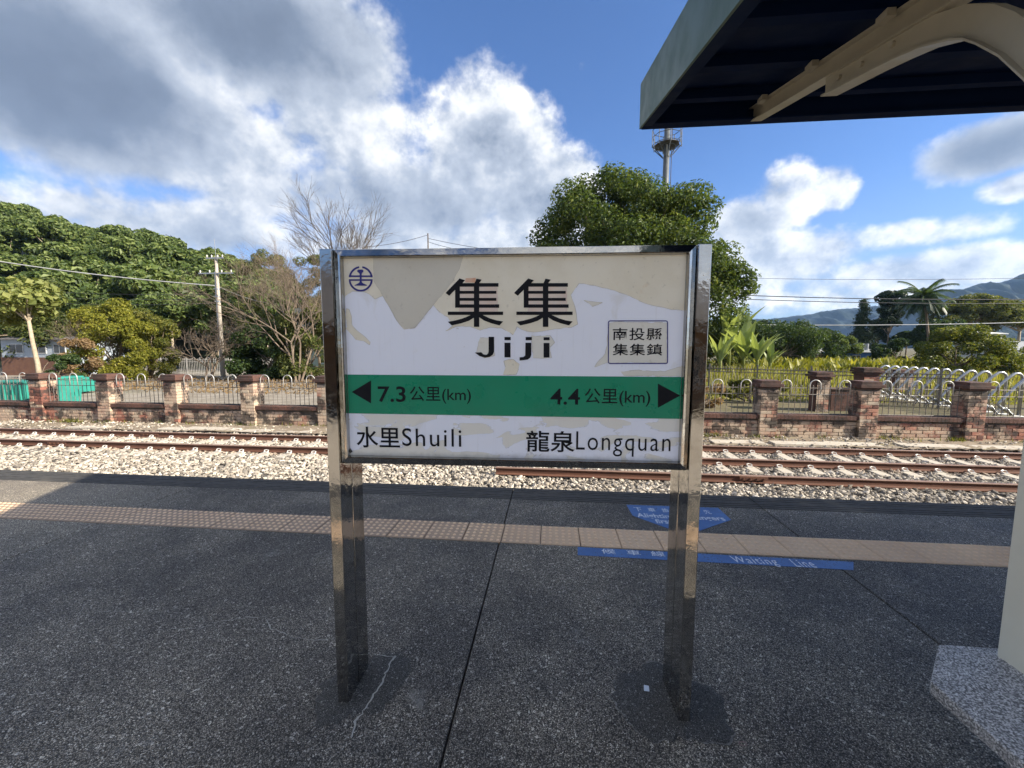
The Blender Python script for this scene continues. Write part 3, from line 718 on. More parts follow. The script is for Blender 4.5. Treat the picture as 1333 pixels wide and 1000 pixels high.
flat('peeled_film', [(808, 484), (830, 482), (865, 484), (890, 476), (890, 490), (812, 489)], .0212, MT['film_pale'], rough=.4, seed=7)
flat('peeled_film', [(692, 437), (716, 437), (722, 446), (716, 452), (718, 466), (694, 466)], .0212, MT['film_pale'], rough=.4, seed=8)
flat('peeled_film', [(625, 440), (642, 439), (644, 463), (630, 466), (620, 460)], .0212, MT['film_pale'], rough=.4, seed=9)
flat('torn_edge', [(452, 583), (457, 585), (459, 588), (455, 590), (452, 589)], .0208, MT['seam_dark'], rough=.3, seed=12)
flat('green_band', [(440, 487.6), (900, 491.0), (900, 545.6), (440, 538.0)], .0209, MT['green_paint'])
INK = .0203
# big characters, drawn stroke by stroke
def Z6(x, y): return (580+x/7.405, 345+y/7.405)
strokes = [[(135, 130), (188, 148), (138, 200), (138, 412), (92, 412), (92, 240), (35, 297), (0, 270)], [(298, 132), (348, 142), (322, 178), (278, 178)], [(136, 175), (510, 175), (510, 210), (136, 210)],
           [(136, 250), (490, 250), (490, 278), (136, 278)], [(136, 318), (490, 318), (490, 346), (136, 346)], [(136, 380), (517, 380), (517, 413), (136, 413)], [(273, 177), (325, 177), (325, 597), (273, 597)], [(22, 450), (555, 450), (555, 482), (22, 482)],
           [(22, 548), (90, 536), (160, 517), (205, 500), (245, 481), (276, 481), (276, 507), (225, 538), (150, 563), (60, 583)], [(555, 545), (490, 534), (430, 516), (395, 500), (355, 481), (322, 481), (322, 503), (370, 535), (440, 562), (520, 583)]]
def strokes_mesh(name, polys, mat, y0=INK):
    m = MB()
    for i, pl in enumerate(polys):
        y = y0-i*.000012; b = len(m.v); loc = [S(*q, off=y) for q in pl]; m.v += [(x, y, z) for x, z in loc]
        m.f += [tuple(b+i_ for i_ in t3) for t3 in tessellate_polygon([[Vector((x, z, 0)) for x, z in loc]])]
    return m.build(name, mat, panel)
for dx, sx_ in ((0, 1.0), (660, 1.018)):
    flat('tape_backing', [Z6(130*sx_+dx, 205), Z6(500*sx_+dx, 205), Z6(505*sx_+dx, 450), Z6(130*sx_+dx, 450)], .0207, MT['orange_faint'])
    strokes_mesh('lettering', [[Z6(x*sx_+dx, y) for x, y in pl] for pl in strokes], MT['ink_black'])
flat('tape_backing', [Z6(195, 128), Z6(292, 124), Z6(285, 170), Z6(188, 168)], .0206, MT['orange_tape'], rough=.15, seed=4)
for grp in ([[(415, 693), (468, 693), (468, 835), (455, 866), (425, 886), (380, 893), (330, 880), (282, 845), (345, 842), (365, 862), (395, 866), (411, 852), (415, 830)]],
            [[(568, 695), (628, 695), (628, 725), (568, 725)], [(568, 750), (626, 750), (626, 891), (568, 891)]],
            [[(772, 695), (832, 695), (832, 725), (772, 725)], [(770, 750), (826, 750), (826, 868), (815, 896), (790, 913), (714, 922), (714, 890), (750, 888), (768, 872)]],
            [[(945, 697), (1003, 697), (1003, 726), (945, 726)], [(945, 752), (1002, 752), (1002, 893), (945, 893)]]):
    strokes_mesh('letter', [[Z6(*q) for q in pl] for pl in grp], MT['ink_black'])
strokes_mesh('arrow', [[(457.8, 510.4), (483, 495.3), (483, 525.3)]], MT['ink_black'])
strokes_mesh('arrow', [[(885.5, 515), (856.4, 499.4), (856.4, 531)]], MT['ink_black'])
def sign_text(s, x0, y0, x1, y1, bold, mat='ink_black', spacing=1.0):
    (u0, v0), (u1, v1) = S(x0, y1, INK), S(x1, y0, INK); ul, vl = S(x0, y0, INK); ur, vr = S(x1, y1, INK)
    return text_mesh(s, 'lettering', MT[mat], panel, (u0+ul)/2, (u1+ur)/2, (v0+vr)/2, (v1+vl)/2, lambda u, w: Vector((u, INK, w)), bold, spacing)
sign_text('7.3', 492, 503, 528, 523.5, .014)
sign_text('公里(km)', 533.5, 503.5, 613, 525.5, .004)
sign_text('4.4', 716.5, 506, 755, 527, .012)
sign_text('公里(km)', 761, 506, 846.5, 529, .004)
sign_text('水里', 464, 555.8, 520.5, 583, .010)
sign_text('Shuili', 523.5, 558, 600.5, 581.3, .0, spacing=1.15)
sign_text('龍泉', 685, 561, 748, 588.5, .010)
sign_text('Longquan', 750, 562.5, 873, 594.5, -.004, spacing=1.15)
sign_text('南投縣', 797.6, 427, 862, 443, .008, spacing=1.1)
sign_text('集集鎮', 797.6, 447.5, 862, 463, .008, spacing=1.1)
def frame_px(x0, y0, x1, y1, w, r=3.0):
    out, inn = [], []
    for (cx, cy, a0) in ((x1-r, y0+r, -90), (x1-r, y1-r, 0), (x0+r, y1-r, 90), (x0+r, y0+r, 180)):
        for k in range(4):
            a = rad(a0+k*30); out.append((cx+r*math.cos(a), cy+r*math.sin(a))); inn.append((cx+(r-w)*math.cos(a), cy+(r-w)*math.sin(a)))
    m = MB(); n = len(out)
    for i in range(n):
        q = [out[i], out[(i+1) % n], inn[(i+1) % n], inn[i]]; m.poly([(S(*p_, off=INK)[0], INK, S(*p_, off=INK)[1]) for p_ in q])
    return m.build('box_outline', MT['ink_blue'], panel)
frame_px(791.3, 417.2, 869.7, 474, 1.3)
# railway emblem
def Z5(x, y): return (440+x/8.33, 330+y/8.33)
def arc(cx, cy, rx, ry, a0, a1, w, n=28):
    q = [];
    for k in range(n):
        p0 = [rad(a0+(a1-a0)*t_/n) for t_ in (k, k+1)]
        q.append([Z5(cx+rx*math.cos(p0[0]), cy+ry*math.sin(p0[0])), Z5(cx+rx*math.cos(p0[1]), cy+ry*math.sin(p0[1])), Z5(cx+(rx-w)*math.cos(p0[1]), cy+(ry-w)*math.sin(p0[1])), Z5(cx+(rx-w)*math.cos(p0[0]), cy+(ry-w)*math.sin(p0[0]))])
    return q
em = arc(246, 276, 131, 138, 10, 170, 20) + arc(246, 276, 131, 138, 188, 262, 20, 14) + arc(246, 276, 131, 138, 278, 352, 20, 14)
em += [[Z5(*q) for q in pl] for pl in ([(117, 238), (375, 238), (375, 256), (117, 256)], [(117, 280), (375, 280), (375, 297), (117, 297)],
       [(208, 186), (218, 176), (265, 174), (275, 184), (275, 200), (262, 210), (257, 222), (256, 300), (262, 318), (280, 328), (312, 342), (314, 350), (180, 350), (182, 342), (212, 328), (230, 318), (236, 300), (234, 222), (226, 210), (210, 202)])]
strokes_mesh('emblem', em, MT['ink_blue'])

# ------------------------------------------------------------------ canopy with butterfly roof
YC, ZV, SL = 1.45, 2.745, 0.2535
YF, YR = 3.70, 2*YC-3.70
zb = lambda y: ZV+SL*abs(y-YC)
XE, XR = 0.73, 15.2
can = thing('platform_canopy', 'green platform canopy with dark underside and cream steel column', 'canopy', (1.645, YC, 0))
def W(mb, root=can):
    l = root.location; mb.v = [(x-l.x, y-l.y, z-l.z) for x, y, z in mb.v]; return mb
def slope_plate(m, x0, x1, ya, yb_, d0, d1):
    """slab between x0..x1 following the roof slope, from zb+d0 to zb+d1"""
    m.extrude([(ya, zb(ya)+d0), (yb_, zb(yb_)+d0), (yb_, zb(yb_)+d1), (ya, zb(ya)+d1)], (x0, 0, 0), (x1, 0, 0), (0, 1, 0), (0, 0, 1))
for sgn, ya, yb_ in ((1, YC, YF), (-1, YR, YC)):
    m = MB(); slope_plate(m, XE+.016, XR, ya, yb_, .19, .20)
    W(m).build('roof_sheet', MT['soffit_navy'], can)
    m = MB(); slope_plate(m, XE+.02, XR, ya+.02, yb_-.02, .203, .215); W(m).build('roof_cover', MT['roof_green'], can)
    m = MB(); slope_plate(m, XE, XE+.014, ya, yb_, .0, .36); W(m).build('end_fascia', MT['fascia_green'], can)
    m = MB(); slope_plate(m, XE+.016, XE+.09, ya, yb_, .002, .012); W(m).build('end_trim', MT['soffit_navy'], can)
    ye = yb_ if sgn > 0 else ya
    m = MB(); m.box(XE, XR, ye+(0 if sgn > 0 else -.014), ye+(.014 if sgn > 0 else 0), zb(ye), zb(ye)+.36); W(m).build('eave_fascia', MT['fascia_green'], can)
    m = MB(); m.box(XE+.016, XR, ye-(.012 if sgn > 0 else -.002), ye-(.002 if sgn > 0 else -.012), zb(ye)+.006, zb(ye)+.19); W(m).build('eave_liner', MT['soffit_navy'], can)
    m = MB(); m.box(XE+.015, XR, ye-(.09 if sgn > 0 else -.002), ye-(.002 if sgn > 0 else -.09), zb(ye)-.012, zb(ye)+.004); W(m).build('eave_trim', MT['soffit_navy'], can)
    for yo in (.28, .88, 1.45, 2.0):
        yp = ye-sgn*yo; m = MB()
        m.extrude([(-.03, .115), (.03, .115), (.03, .123), (-.022, .123), (-.022, .172), (.03, .172), (.03, .18), (-.03, .18)], (XE+.1, yp, zb(yp)), (XR, yp, zb(yp)), (0, sgn, 0), (0, 0, 1))
        W(m).build('purlin', MT['soffit_navy'], can)
low = [(2.746, 2.981), (2.56, 2.933), (2.376, 2.886), (2.22, 2.842), (2.082, 2.798), (1.931, 2.726), (1.87, 2.684), (1.815, 2.63), (1.725, 2.526), (1.631, 2.387), (1.575, 2.26), (1.545, 2.14)]
upp = [(2.749, 3.085), (2.55, 3.030), (2.33, 2.977), (2.18, 2.94), (2.06, 2.905), (1.895, 2.824), (1.84, 2.783), (1.786, 2.739), (1.709, 2.654), (1.60, 2.50), (1.515, 2.36), (1.505, 2.14)]
for i, xr in enumerate((1.645, 5.65, 9.65, 13.65)):
    for sgn in (1, -1):
        fy = lambda y: YC+sgn*(y-YC)
        m = MB(); ye = YF-.012
        prof = [(y, zb(y)) for y in (YC+.05, ye)]
        for d0, d1, hw in ((0, .010, .042), (.010, .105, .006), (.105, .115, .042)):
            m.extrude([(fy(YC+.04), zb(YC+.04)+d0), (fy(ye), zb(ye)+d0), (fy(ye), zb(ye)+d1), (fy(YC+.04), zb(YC+.04)+d1)], (xr-hw, 0, 0), (xr+hw, 0, 0), (0, 1, 0), (0, 0, 1))
        W(m).build('rafter', MT['cream_steel'], can)
        m = MB(); n = len(low); b = len(m.v)
        for x in (xr-.02, xr+.02): m.v += [(x, fy(y), z) for y, z in low]+[(x, fy(y), z) for y, z in upp]
        for k in range(n-1):
            m.f += [(k, k+1, n+k+1, n+k), (2*n+k, 3*n+k, 3*n+k+1, 2*n+k+1), (n+k, n+k+1, 3*n+k+1, 3*n+k)]
        b = len(m.v)
        for x in (xr-.046, xr+.046): m.v += [(x, fy(y), z) for y, z in low]+[(x, fy(y)-0, z-.010) for y, z in low]
        for k in range(n-1):
            m.f += [(b+k, b+k+1, b+2*n+k+1, b+2*n+k), (b+n+k, b+3*n+k, b+3*n+k+1, b+n+k+1), (b+k, b+n+k, b+n+k+1, b+k+1), (b+2*n+k, b+2*n+k+1, b+3*n+k+1, b+3*n+k)]
        for e in (0, n-1):
            m.f += [(b+e, b+n+e, b+3*n+e, b+2*n+e), (e, n+e, 3*n+e, 2*n+e)]
        for bx, bz in ((2.62, 3.0), (2.45, 2.96), (2.25, 2.92)):      # bolts
            m.tube([(xr-.034, fy(bx), bz), (xr-.02, fy(bx), bz)], .014, 6)
        W(m).build('bracket', MT['cream_steel'], can)
    m = MB(); m.bbox(xr-.042, xr+.078, YC-.06, YC+.06, .36 if i == 0 else 0, ZV+.18, .002)
    W(m).build('column', MT['cream_paint'], can, bevel=.012)
    for sgn in (1, -1): # purlin cleats
        for yo in (.28, .88, 1.45):
            yp = (YF if sgn > 0 else YR)-sgn*yo; m = MB(); m.box(xr-.085, xr-.045, yp-.035, yp+.035, zb(yp)+.08, zb(yp)+.115); W(m).build('cleat', MT['cream_steel'], can)
# pebble-dash seat round the column
BX0, BX1, BYa, BYb, CH = 1.262, 2.03, .72, 1.55, .185
octa = lambda i: [(BX0+i+CH, BYa+i), (BX1-i-CH, BYa+i), (BX1-i, BYa+i+CH), (BX1-i, BYb-i-CH), (BX1-i-CH, BYb-i), (BX0+i+CH, BYb-i), (BX0+i, BYb-i-CH), (BX0+i, BYa+i+CH)]
seat = thing('column_seat', 'pale speckled granite seat with clipped corners around the cream column', 'seat', (1.645, 1.13, 0))
m = MB(); m.prism(octa(0), .325, .370); W(m, seat).build('seat_slab', MT['aggregate_pale'], seat, bevel=.006)
m = MB(); m.prism(octa(.13), .0, .325); W(m, seat).build('pedestal', MT['concrete_wall'], seat, bevel=.004)

# ------------------------------------------------------------------ railway track
YR1, YR2, YR3 = 8.80, 9.96, 7.66
prof = [(-.055, 0), (.055, 0), (.055, .010), (.012, .026), (.008, .036), (.008, .104), (.030, .114), (.0325, .122), (-.0325, .122), (-.030, .114), (-.008, .104), (-.008, .036), (-.012, .026), (-.055, .010)]
head = [(-.0325, .122), (.0325, .122), (.030, .132), (.020, .137), (-.020, .137), (-.030, .132)]
trk = thing('railway_track', 'rusty railway track on pale concrete sleepers beside the brick wall', 'railway track', (0, (YR1+YR2)/2, ZS))
def rail(y, x0, x1, parent, oy, oz, dy=0.0, dz=0.0):
    m = MB(); m.extrude(prof, (x0, y-oy, 0), (x1, y-oy+dy, dz), (0, 1, 0), (0, 0, 1)); r = m.build('rail', MT['rust'], parent)
    m = MB(); m.extrude(head, (x0, y-oy, .0005), (x1, y-oy+dy, .0005+dz), (0, 1, 0), (0, 0, 1)); m.build('rail_head', MT['rail_head'], r)
    return r
oy = (YR1+YR2)/2
for y, xj in ((YR1, -12.3), (YR2, -11.0), ):
    r = rail(y, -26, 22, trk, oy, 0)
    m = MB()
    for sx_ in (-1, 1):
        m.box(xj-.26, xj+.26, y-oy+sx_*.012-(.012 if sx_ < 0 else 0), y-oy+sx_*.012+(.012 if sx_ > 0 else 0), .03, .10)
        for k in (-.18, -.06, .06, .18): m.tube([(xj+k, y-oy+sx_*.022, .066), (xj+k, y-oy+sx_*.045, .066)], .016, 6)
    m.build('fishplate', MT['rust'], r)
m = MB(); pr = [(-.14, -.14), (.14, -.14), (.10, .0), (-.10, .0)]
m.extrude(pr, (0, -1.02, -.002), (0, 1.02, -.002), (1, 0, 0), (0, 0, 1))
cl = MB()
cl.box(-.05, .05, -.035, .035, 0, .022); cl.tube([(-.04, 0, .02), (-.05, .03, .05), (0, .045, .058), (.05, .03, .05), (.04, 0, .02)], .011, 5)
s0 = c0 = None; x = -21.75; n = 0
while x < 19.5:
    lo_ = (x, 0, random.uniform(-.008, .004))
    if s0 is None: s = s0 = m.build('sleeper', MT['sleeper'], trk, loc=lo_)
    else: s = share(s0, 'sleeper', trk, lo_, (0, 0, random.gauss(0, .012)))
    for y in (YR1-oy, YR2-oy):
        for sg in (-1, 1):
            if c0 is None: c0 = cl.build('rail_clip', MT['porcelain'], s, loc=(0, y+sg*.088, 0)); 
            else: share(c0, 'rail_clip', s, (0, y+sg*.088, 0), (0, 0, 0 if sg < 0 else math.pi))
    x += .603; n += 1
sp = thing('spare_rail', 'loose rusty rail half buried in the ballast near the platform', 'rail', (-1.05, YR3, ZS+.015))
m = MB(); m.extrude(prof, (0, 0, 0), (16.5, .06, -.055), (0, 1, 0), (0, 0, 1)); r = m.build('rail', MT['rust'], sp)
m = MB(); m.extrude(head, (0, 0, .0005), (16.5, .06, -.0545), (0, 1, 0), (0, 0, 1)); m.build('rail_head', MT['rail_head'], r)
m = MB(); m.box(4.55, 5.05, -.026, -.010, .03, .10); m.box(4.55, 5.05, .014, .030, .03, .10)
for k in (4.62, 4.74, 4.86, 4.98): m.tube([(k, -.024, .066), (k, -.05, .066)], .016, 6)
m.build('fishplate', MT['rust'], r)
# cable trough covers along the verge
def trough(i, x, y, ln, rz, dz):
    m = MB(); m.bbox(-ln/2, ln/2, -.17, .17, -.05, .03, .006)
    o = m.build('trough_cover', MT['sleeper'], loc=(x, y, ZB+.035+dz)); o.rotation_euler = (random.gauss(0, .02), random.gauss(0, .012), rz)
    tag(o, 'flat pale concrete cable trough cover lying in the gravel below the brick wall', 'trough cover', 'cable trough covers along the verge')
for i, (px, ln, rz) in enumerate(((1045, 1.55, .0), (1112, 1.25, -.02), (1215, 1.5, -.05), (1305, 1.2, .01), (960, 1.3, .02), (275, 1.6, .01), (232, 1.0, -.03), (330, 1.1, .02), (382, 1.2, .0), (120, 1.3, .01))):
    q = on_z(px, 560, -1.05); x = on_y(px, 560, 11.02).x; trough(i, x, 11.02+random.uniform(-.06, .06), ln, rz, random.uniform(-.012, .008))

# ------------------------------------------------------------------ brick boundary wall with railings
WY, ZW = 11.86, -1.09                       # front of the low wall, its foot
PXS = [-27.7, -25.1, -22.5, -19.8, -17.12, -14.62, -12.19, -9.54, -6.98, -4.37, -1.76, .86, 3.47, 6.08, 8.67, 11.32, 13.95, 16.6]
wall = thing('brick_wall', 'weathered red brick boundary wall with capped pillars and iron railings', 'wall', (0, WY, ZW))
HP, HC_, HW = 1.63, .215, .665              # pillar height, cap height, low wall height
BL, BH, MJ = .305, .098, .012               # brick length and height, mortar joint
def brick_mesh(l, h, d, name):
    m = MB(); c = .006; e = d/2
    m.v = []; xs, zs = l/2, h/2
    front = [(-xs+c, -e, -zs+c), (xs-c, -e, -zs+c), (xs-c, -e, zs-c), (-xs+c, -e, zs-c)]
    rim = [(-xs, -e+c, -zs), (xs, -e+c, -zs), (xs, -e+c, zs), (-xs, -e+c, zs)]
    back = [(-xs, e, -zs), (xs, e, -zs), (xs, e, zs), (-xs, e, zs)]
    m.v = front+rim+back; m.f = [(0, 1, 2, 3)]
    for o in (0, 4):
        for k in range(4): m.f.append((o+k, o+4+k, o+4+(k+1) % 4, o+(k+1) % 4))
    m.f.append((11, 10, 9, 8)); return m
BMESH = {}
def put_brick(parent, l, d, x, y, z, single, acc):
    jx, jy = random.gauss(0, .0015), random.gauss(0, .004)
    key = (round(l, 3), round(d, 3))
    if key not in BMESH:
        bm_ = brick_mesh(l, BH-MJ, d, 'brick'); me = bpy.data.meshes.new('brick'); me.from_pydata(bm_.v, [], bm_.f); me.update(); me.materials.append(MT['brick']); BMESH[key] = (me, bm_)
    me, bm_ = BMESH[key]
    if single:
        o = bpy.data.objects.new('brick', me); COL.objects.link(o); o.parent = parent; o.location = (x+jx, y+jy, z)
    else:
        b = len(acc.v); acc.v += [(vx+x+jx, vy+y+jy, vz+z) for vx, vy, vz in bm_.v]; acc.f += [tuple(b+i for i in f) for f in bm_.f]
NB = 0
cap0 = hoop0 = pick0 = None
def pillar(x, single):
    global cap0, NB
    w = .46; m = MB(); m.box(-w/2+.012, w/2-.012, -.085+.012, w-.085-.012, 0, HP-HC_)
    p = m.build('pillar', MT['mortar'], wall, loc=(x, 0, 0)); acc = MB(); n = int((HP-HC_)/BH)
    for k in range(n):
        z = BH*(k+.5); a = .305-MJ; b = w-.305
        if k % 2: put_brick(p, a, w, -w/2+a/2, w/2-.085, z, single, acc); put_brick(p, b, w, w/2-b/2, w/2-.085, z, single, acc)
        else: put_brick(p, b, w, -w/2+b/2, w/2-.085, z, single, acc); put_brick(p, a, w, w/2-a/2, w/2-.085, z, single, acc)
        NB += 2*single
    if not single: stuff(acc.build('brickwork', MT['brick'], p))
    if cap0 is None:
        c = MB(); z = HP-HC_
        c.bbox(-.25, .25, -.11, .395, z, z+.045, .004); c.bbox(-.31, .31, -.165, .455, z+.047, z+.130, .006); c.bbox(-.255, .255, -.11, .40, z+.132, z+HC_, .008)
        cap0 = c.build('cap', MT['coping_brick'], p)
    else: share(cap0, 'cap', p)
    return p
def low_wall(xa, xb, single):
    global NB
    L = xb-xa; m = MB(); m.box(0, L, .014, .186, 0, HW-.006)
    p = m.build('low_wall', MT['mortar'], wall, loc=(xa, 0, 0)); acc = MB(); h = HW-.13; n = int(h/BH)
    for k in range(n+1):
        z = BH*(k+.5)
        if z+BH/2 > h+.03: break
        x = 0.0; off = (BL/2 if k % 2 else BL)
        while x < L-.03:
            l = min(off, L-x); off = BL
            if l-MJ > .04: put_brick(p, round(l-MJ, 2), .2, x+l/2, .1, z, single, acc); NB += single
            x += l
    if not single: stuff(acc.build('brickwork', MT['brick'], p))
    m = MB(); x = .002
    while x < L-.02:
        w = min(.1, L-x-.002); m.bbox(x, x+w-.006, -.062, .262, HW-.115, HW, .006); x += .1
    m.build('coping', MT['coping_brick'], p)
    return p
def railing(xa, xb, dark):
    global hoop0, pick0
    L = xb-xa; r = MB(); z0 = HW; zr1, zr2 = 1.235, 1.415
    for z in (z0+.03, zr1, zr2): r.tube([(-.01, 0, z), (L+.01, 0, z)], .011, 6)
    rl = r.build('railing', MT['iron_grey'], wall, loc=(xa, .1, 0))
    if pick0 is None:
        m = MB(); m.tube([(0, 0, z0), (0, 0, zr2+.055), (0, 0, zr2+.10)], [.0085, .0085, .002], 6); m.tube([(0, 0, zr2+.035), (0, 0, zr2+.055), (0, 0, zr2+.075)], [.009, .02, .007], 6)
        pick0 = m.build('picket', MT['iron_grey'], rl); base_p = pick0
        m = MB(); R0 = .142; pts = [(-R0, 0, zr2-.16)]+[(R0*math.cos(math.pi*(1-t_/12)), 0, zr2+.085+R0*math.sin(math.pi*t_/12)) for t_ in range(13)]+[(R0, 0, zr2-.16)]
        m.tube(pts, .014, 6); hoop0 = m.build('hoop', MT['iron_light'], rl, smooth=True); first = True
    else: first = False
    n = max(1, round(L/.152)); 
    for k in range(n):
        x = (k+.5)*L/n
        if first and k == 0: pick0.location = (x, 0, 0)
        else: share(pick0, 'picket', rl, (x, 0, random.uniform(-.004, .004)))
    for j, fx in enumerate((.27, 1.04, 1.81)):
        if first and j == 0: hoop0.location = (fx, -.012, 0)
        else: share(hoop0, 'hoop', rl, (fx, -.012, 0))
for i, x in enumerate(PXS):
    pillar(x, 1 if 3.4 < x < 12 else 0)
    if i+1 < len(PXS):
        xa, xb = x+.23, PXS[i+1]-.23
        low_wall(xa, xb, 1 if x > 5.9 and x < 13 else 0); railing(xa, xb, x < 0)

rw = np.random.default_rng(31); n = 1500; cx_ = rw.uniform(-17, 14, 70)
wx = cx_[rw.integers(0, 70, n)]+rw.normal(0, .10, n); wy = WY-.06-np.abs(rw.normal(0, .09, n)); hw = rw.uniform(.04, .17, n); aw = rw.uniform(0, 6.28, n)
P0 = np.stack([wx, wy, np.full(n, ZB+.02)], -1); dw = np.stack([np.cos(aw), np.sin(aw), np.zeros(n)], -1); pw = np.stack([-np.sin(aw), np.cos(aw), np.zeros(n)], -1)*.012
V = np.stack([P0-pw, P0+pw, P0+dw*hw[:, None]*.6+np.array((0, 0, 1))*hw[:, None]], 1).reshape(-1, 3)
stuff(tag(np_mesh('weeds', V, np.arange(3*n).reshape(n, 3), MT['leaf_olive']), 'small green weeds growing at the foot of the brick wall', 'weeds'))
# ------------------------------------------------------------------ things behind the wall
def racks():
    first = None
    lab = 'curved silver tube bicycle rack hoop in the row behind the brick wall'; gr = 'bicycle rack hoops in a row'
    for k in range(13):
        y = 22.3-k*.53; z = ZG
        if first is None:
            t_ = thing('bicycle_rack', lab, 'bicycle rack', (17.2, y, z), 0, gr)
            R0 = .20; H = 1.42
            pts = [(.0, 0, 0), (0, 0, H)]+[(-R0+R0*math.cos(a), 0, H+R0*math.sin(a)) for a in [rad(q) for q in (20, 40, 60, 80, 100, 118, 133)]]
            pts += [(-.62, 0, H-.10), (-1.18, 0, .62), (-1.24, 0, .52), (-1.16, 0, .44), (-.72, 0, .16)]
            m = MB(); m.tube(pts, .047, 10); m.build('hoop', MT['galvanised'], t_, smooth=True)
            m = MB()
            for dy in (-.05, .05): m.tube([(-1.35, dy, .02), (-1.2, dy, .34), (-1.0, dy, .42), (-.75, dy, .12), (-.2, dy, .10)], .014, 6)
            m.tube([(-1.2, -.05, .34), (-1.2, .05, .34)], .012, 5); m.build('wheel_holder', MT['galvanised'], t_, smooth=True)
            m = MB(); m.bbox(-.09, .09, -.09, .09, 0, .012, .003); m.build('base_plate', MT['galvanised'], t_); first = t_
        else: dup(first, (17.2+random.gauss(0, .02), y, z), random.gauss(0, .02))
racks()
def far_pillar(px, py_top, Y, w, label):
    q = on_y(px, py_top, Y); h = q.z-ZG
    t_ = thing('gate_pillar', label, 'pillar', (q.x, Y, ZG)); m = MB(); m.box(-w/2, w/2, 0, w, 0, h-.30); m.build('shaft', MT['coping_brick'], t_)
    acc = MB()
    for k in range(int((h-.3)/BH)):
        z = BH*(k+.5); l = w*.64 if k % 2 else w*.36
        for a, b in ((-w/2, -w/2+l-.006), (-w/2+l+.006, w/2)): acc.box(a, b, -.012, .05, z-.043, z+.043)
    stuff(acc.build('brickwork', MT['brick'], t_))
    m = MB(); m.bbox(-w/2-.06, w/2+.06, -.06, w+.06, h-.30, h-.21, .006); m.bbox(-w/2-.12, w/2+.12, -.12, w+.12, h-.19, h-.11, .006); m.bbox(-w/2-.07, w/2+.07, -.07, w+.07, h-.09, h, .008)
    m.box(-w/2, w/2, 0, w, h-.31, h-.02); m.build('cap', MT['coping_brick'], t_)
far_pillar(1073, 484.5, 17.0, .46, 'dark brick pillar standing alone behind the railings left of the bicycle racks')
far_pillar(1136, 479.0, 19.0, .62, 'dark brick pillar with stepped cap rising behind the first bicycle rack hoop')
far_pillar(1180, 481.5, 24.0, .80, 'dark brick pillar seen through the bicycle rack hoops')
LWX = on_y(1083, 500, 17.3).x; LWL = on_y(1127, 500, 17.3).x-LWX
lw = thing('low_brick_wall', 'low dark brick wall between the far brick pillars', 'wall', (LWX, 17.3, ZG))
m = MB(); m.box(0, LWL, 0, .22, 0, .86); m.build('wall_core', MT['mortar'], lw)
acc = MB()
for k in range(8):
    x = -.15*(k % 2)
    while x < LWL-.05: acc.box(max(0, x)+.006, min(LWL, x+.305)-.006, -.012, .05, k*.1+.006, k*.1+.094); x += .305
stuff(acc.build('brickwork', MT['coping_brick'], lw))
m = MB(); m.bbox(-.03, LWL+.03, -.05, .27, .86, .93, .006); m.build('coping', MT['coping_brick'], lw)
def picket_fence(pa, pb_, label, name='picket_fence', h=1.15, sp=.14, mat='iron_grey', hoops=False, lean=0.0):
    a, b = Vector(pa), Vector(pb_); L = (b-a).length; ang = math.atan2(b.y-a.y, b.x-a.x)
    t_ = thing(name, label, 'fence', a, ang)
    for z in (.18, h-.28, h-.12): m = MB(); m.tube([(0, 0, z), (L, 0, z)], .022, 5); m.build('fence_rail', MT[mat], t_)
    m = MB(); n = int(L/sp)
    for k in range(n): x = (k+.5)*L/n; m.tube([(x, 0, .02), (x, 0, h-.03), (x, 0, h+.03)], [.013, .013, .002], 4)
    stuff(m.build('pickets', MT[mat], t_))
    p0 = None
    for k in range(int(L/2.2)+1):
        m = MB(); m.bbox(-.035, .035, -.035, .035, 0, h+.12, .01); o = m.build('fence_post', MT[mat], t_, loc=(min(k*2.2, L), 0, 0)) if p0 is None else share(p0, 'fence_post', t_, (min(k*2.2, L), 0, 0)); p0 = p0 or o
    if hoops:
        m = MB(); k = .4
        while k < L-.4:
            m.tube([(k-.13, 0, h-.12)]+[(k+.13*math.cos(math.pi*(1-q/8)), 0, h-.02+.13*math.sin(math.pi*q/8)) for q in range(9)]+[(k+.13, 0, h-.12)], .02, 5); k += .62
        stuff(m.build('hoops', MT['iron_light'], t_))
    return t_
picket_fence((6.5, 23.5, ZG), (17.0, 18.2, ZG), 'thin grey picket fence along the edge of the grassy field', h=1.55)
picket_fence((-38.5, 31.8, ZG), (-24.5, 33.6, ZG), 'grey iron fence with hooped tops around the utility pole', h=1.45, hoops=True, mat='iron_light')
# brown hoarding at the far right, behind the racks
a = thing('board_fence', 'dark brown board hoarding behind the nearest bicycle racks', 'fence', (20.3, 18.4, ZG))
for k in range(9):
    m = MB(); m.bbox(k*.31, k*.31+.30, 0, .03, .05, 1.28, .004); m.build('board', MT['wall_brown'], a)
m = MB(); m.box(0, 2.8, .032, .08, .3, .38); m.box(0, 2.8, .032, .08, .95, 1.03); m.build('batten', MT['timber'], a)
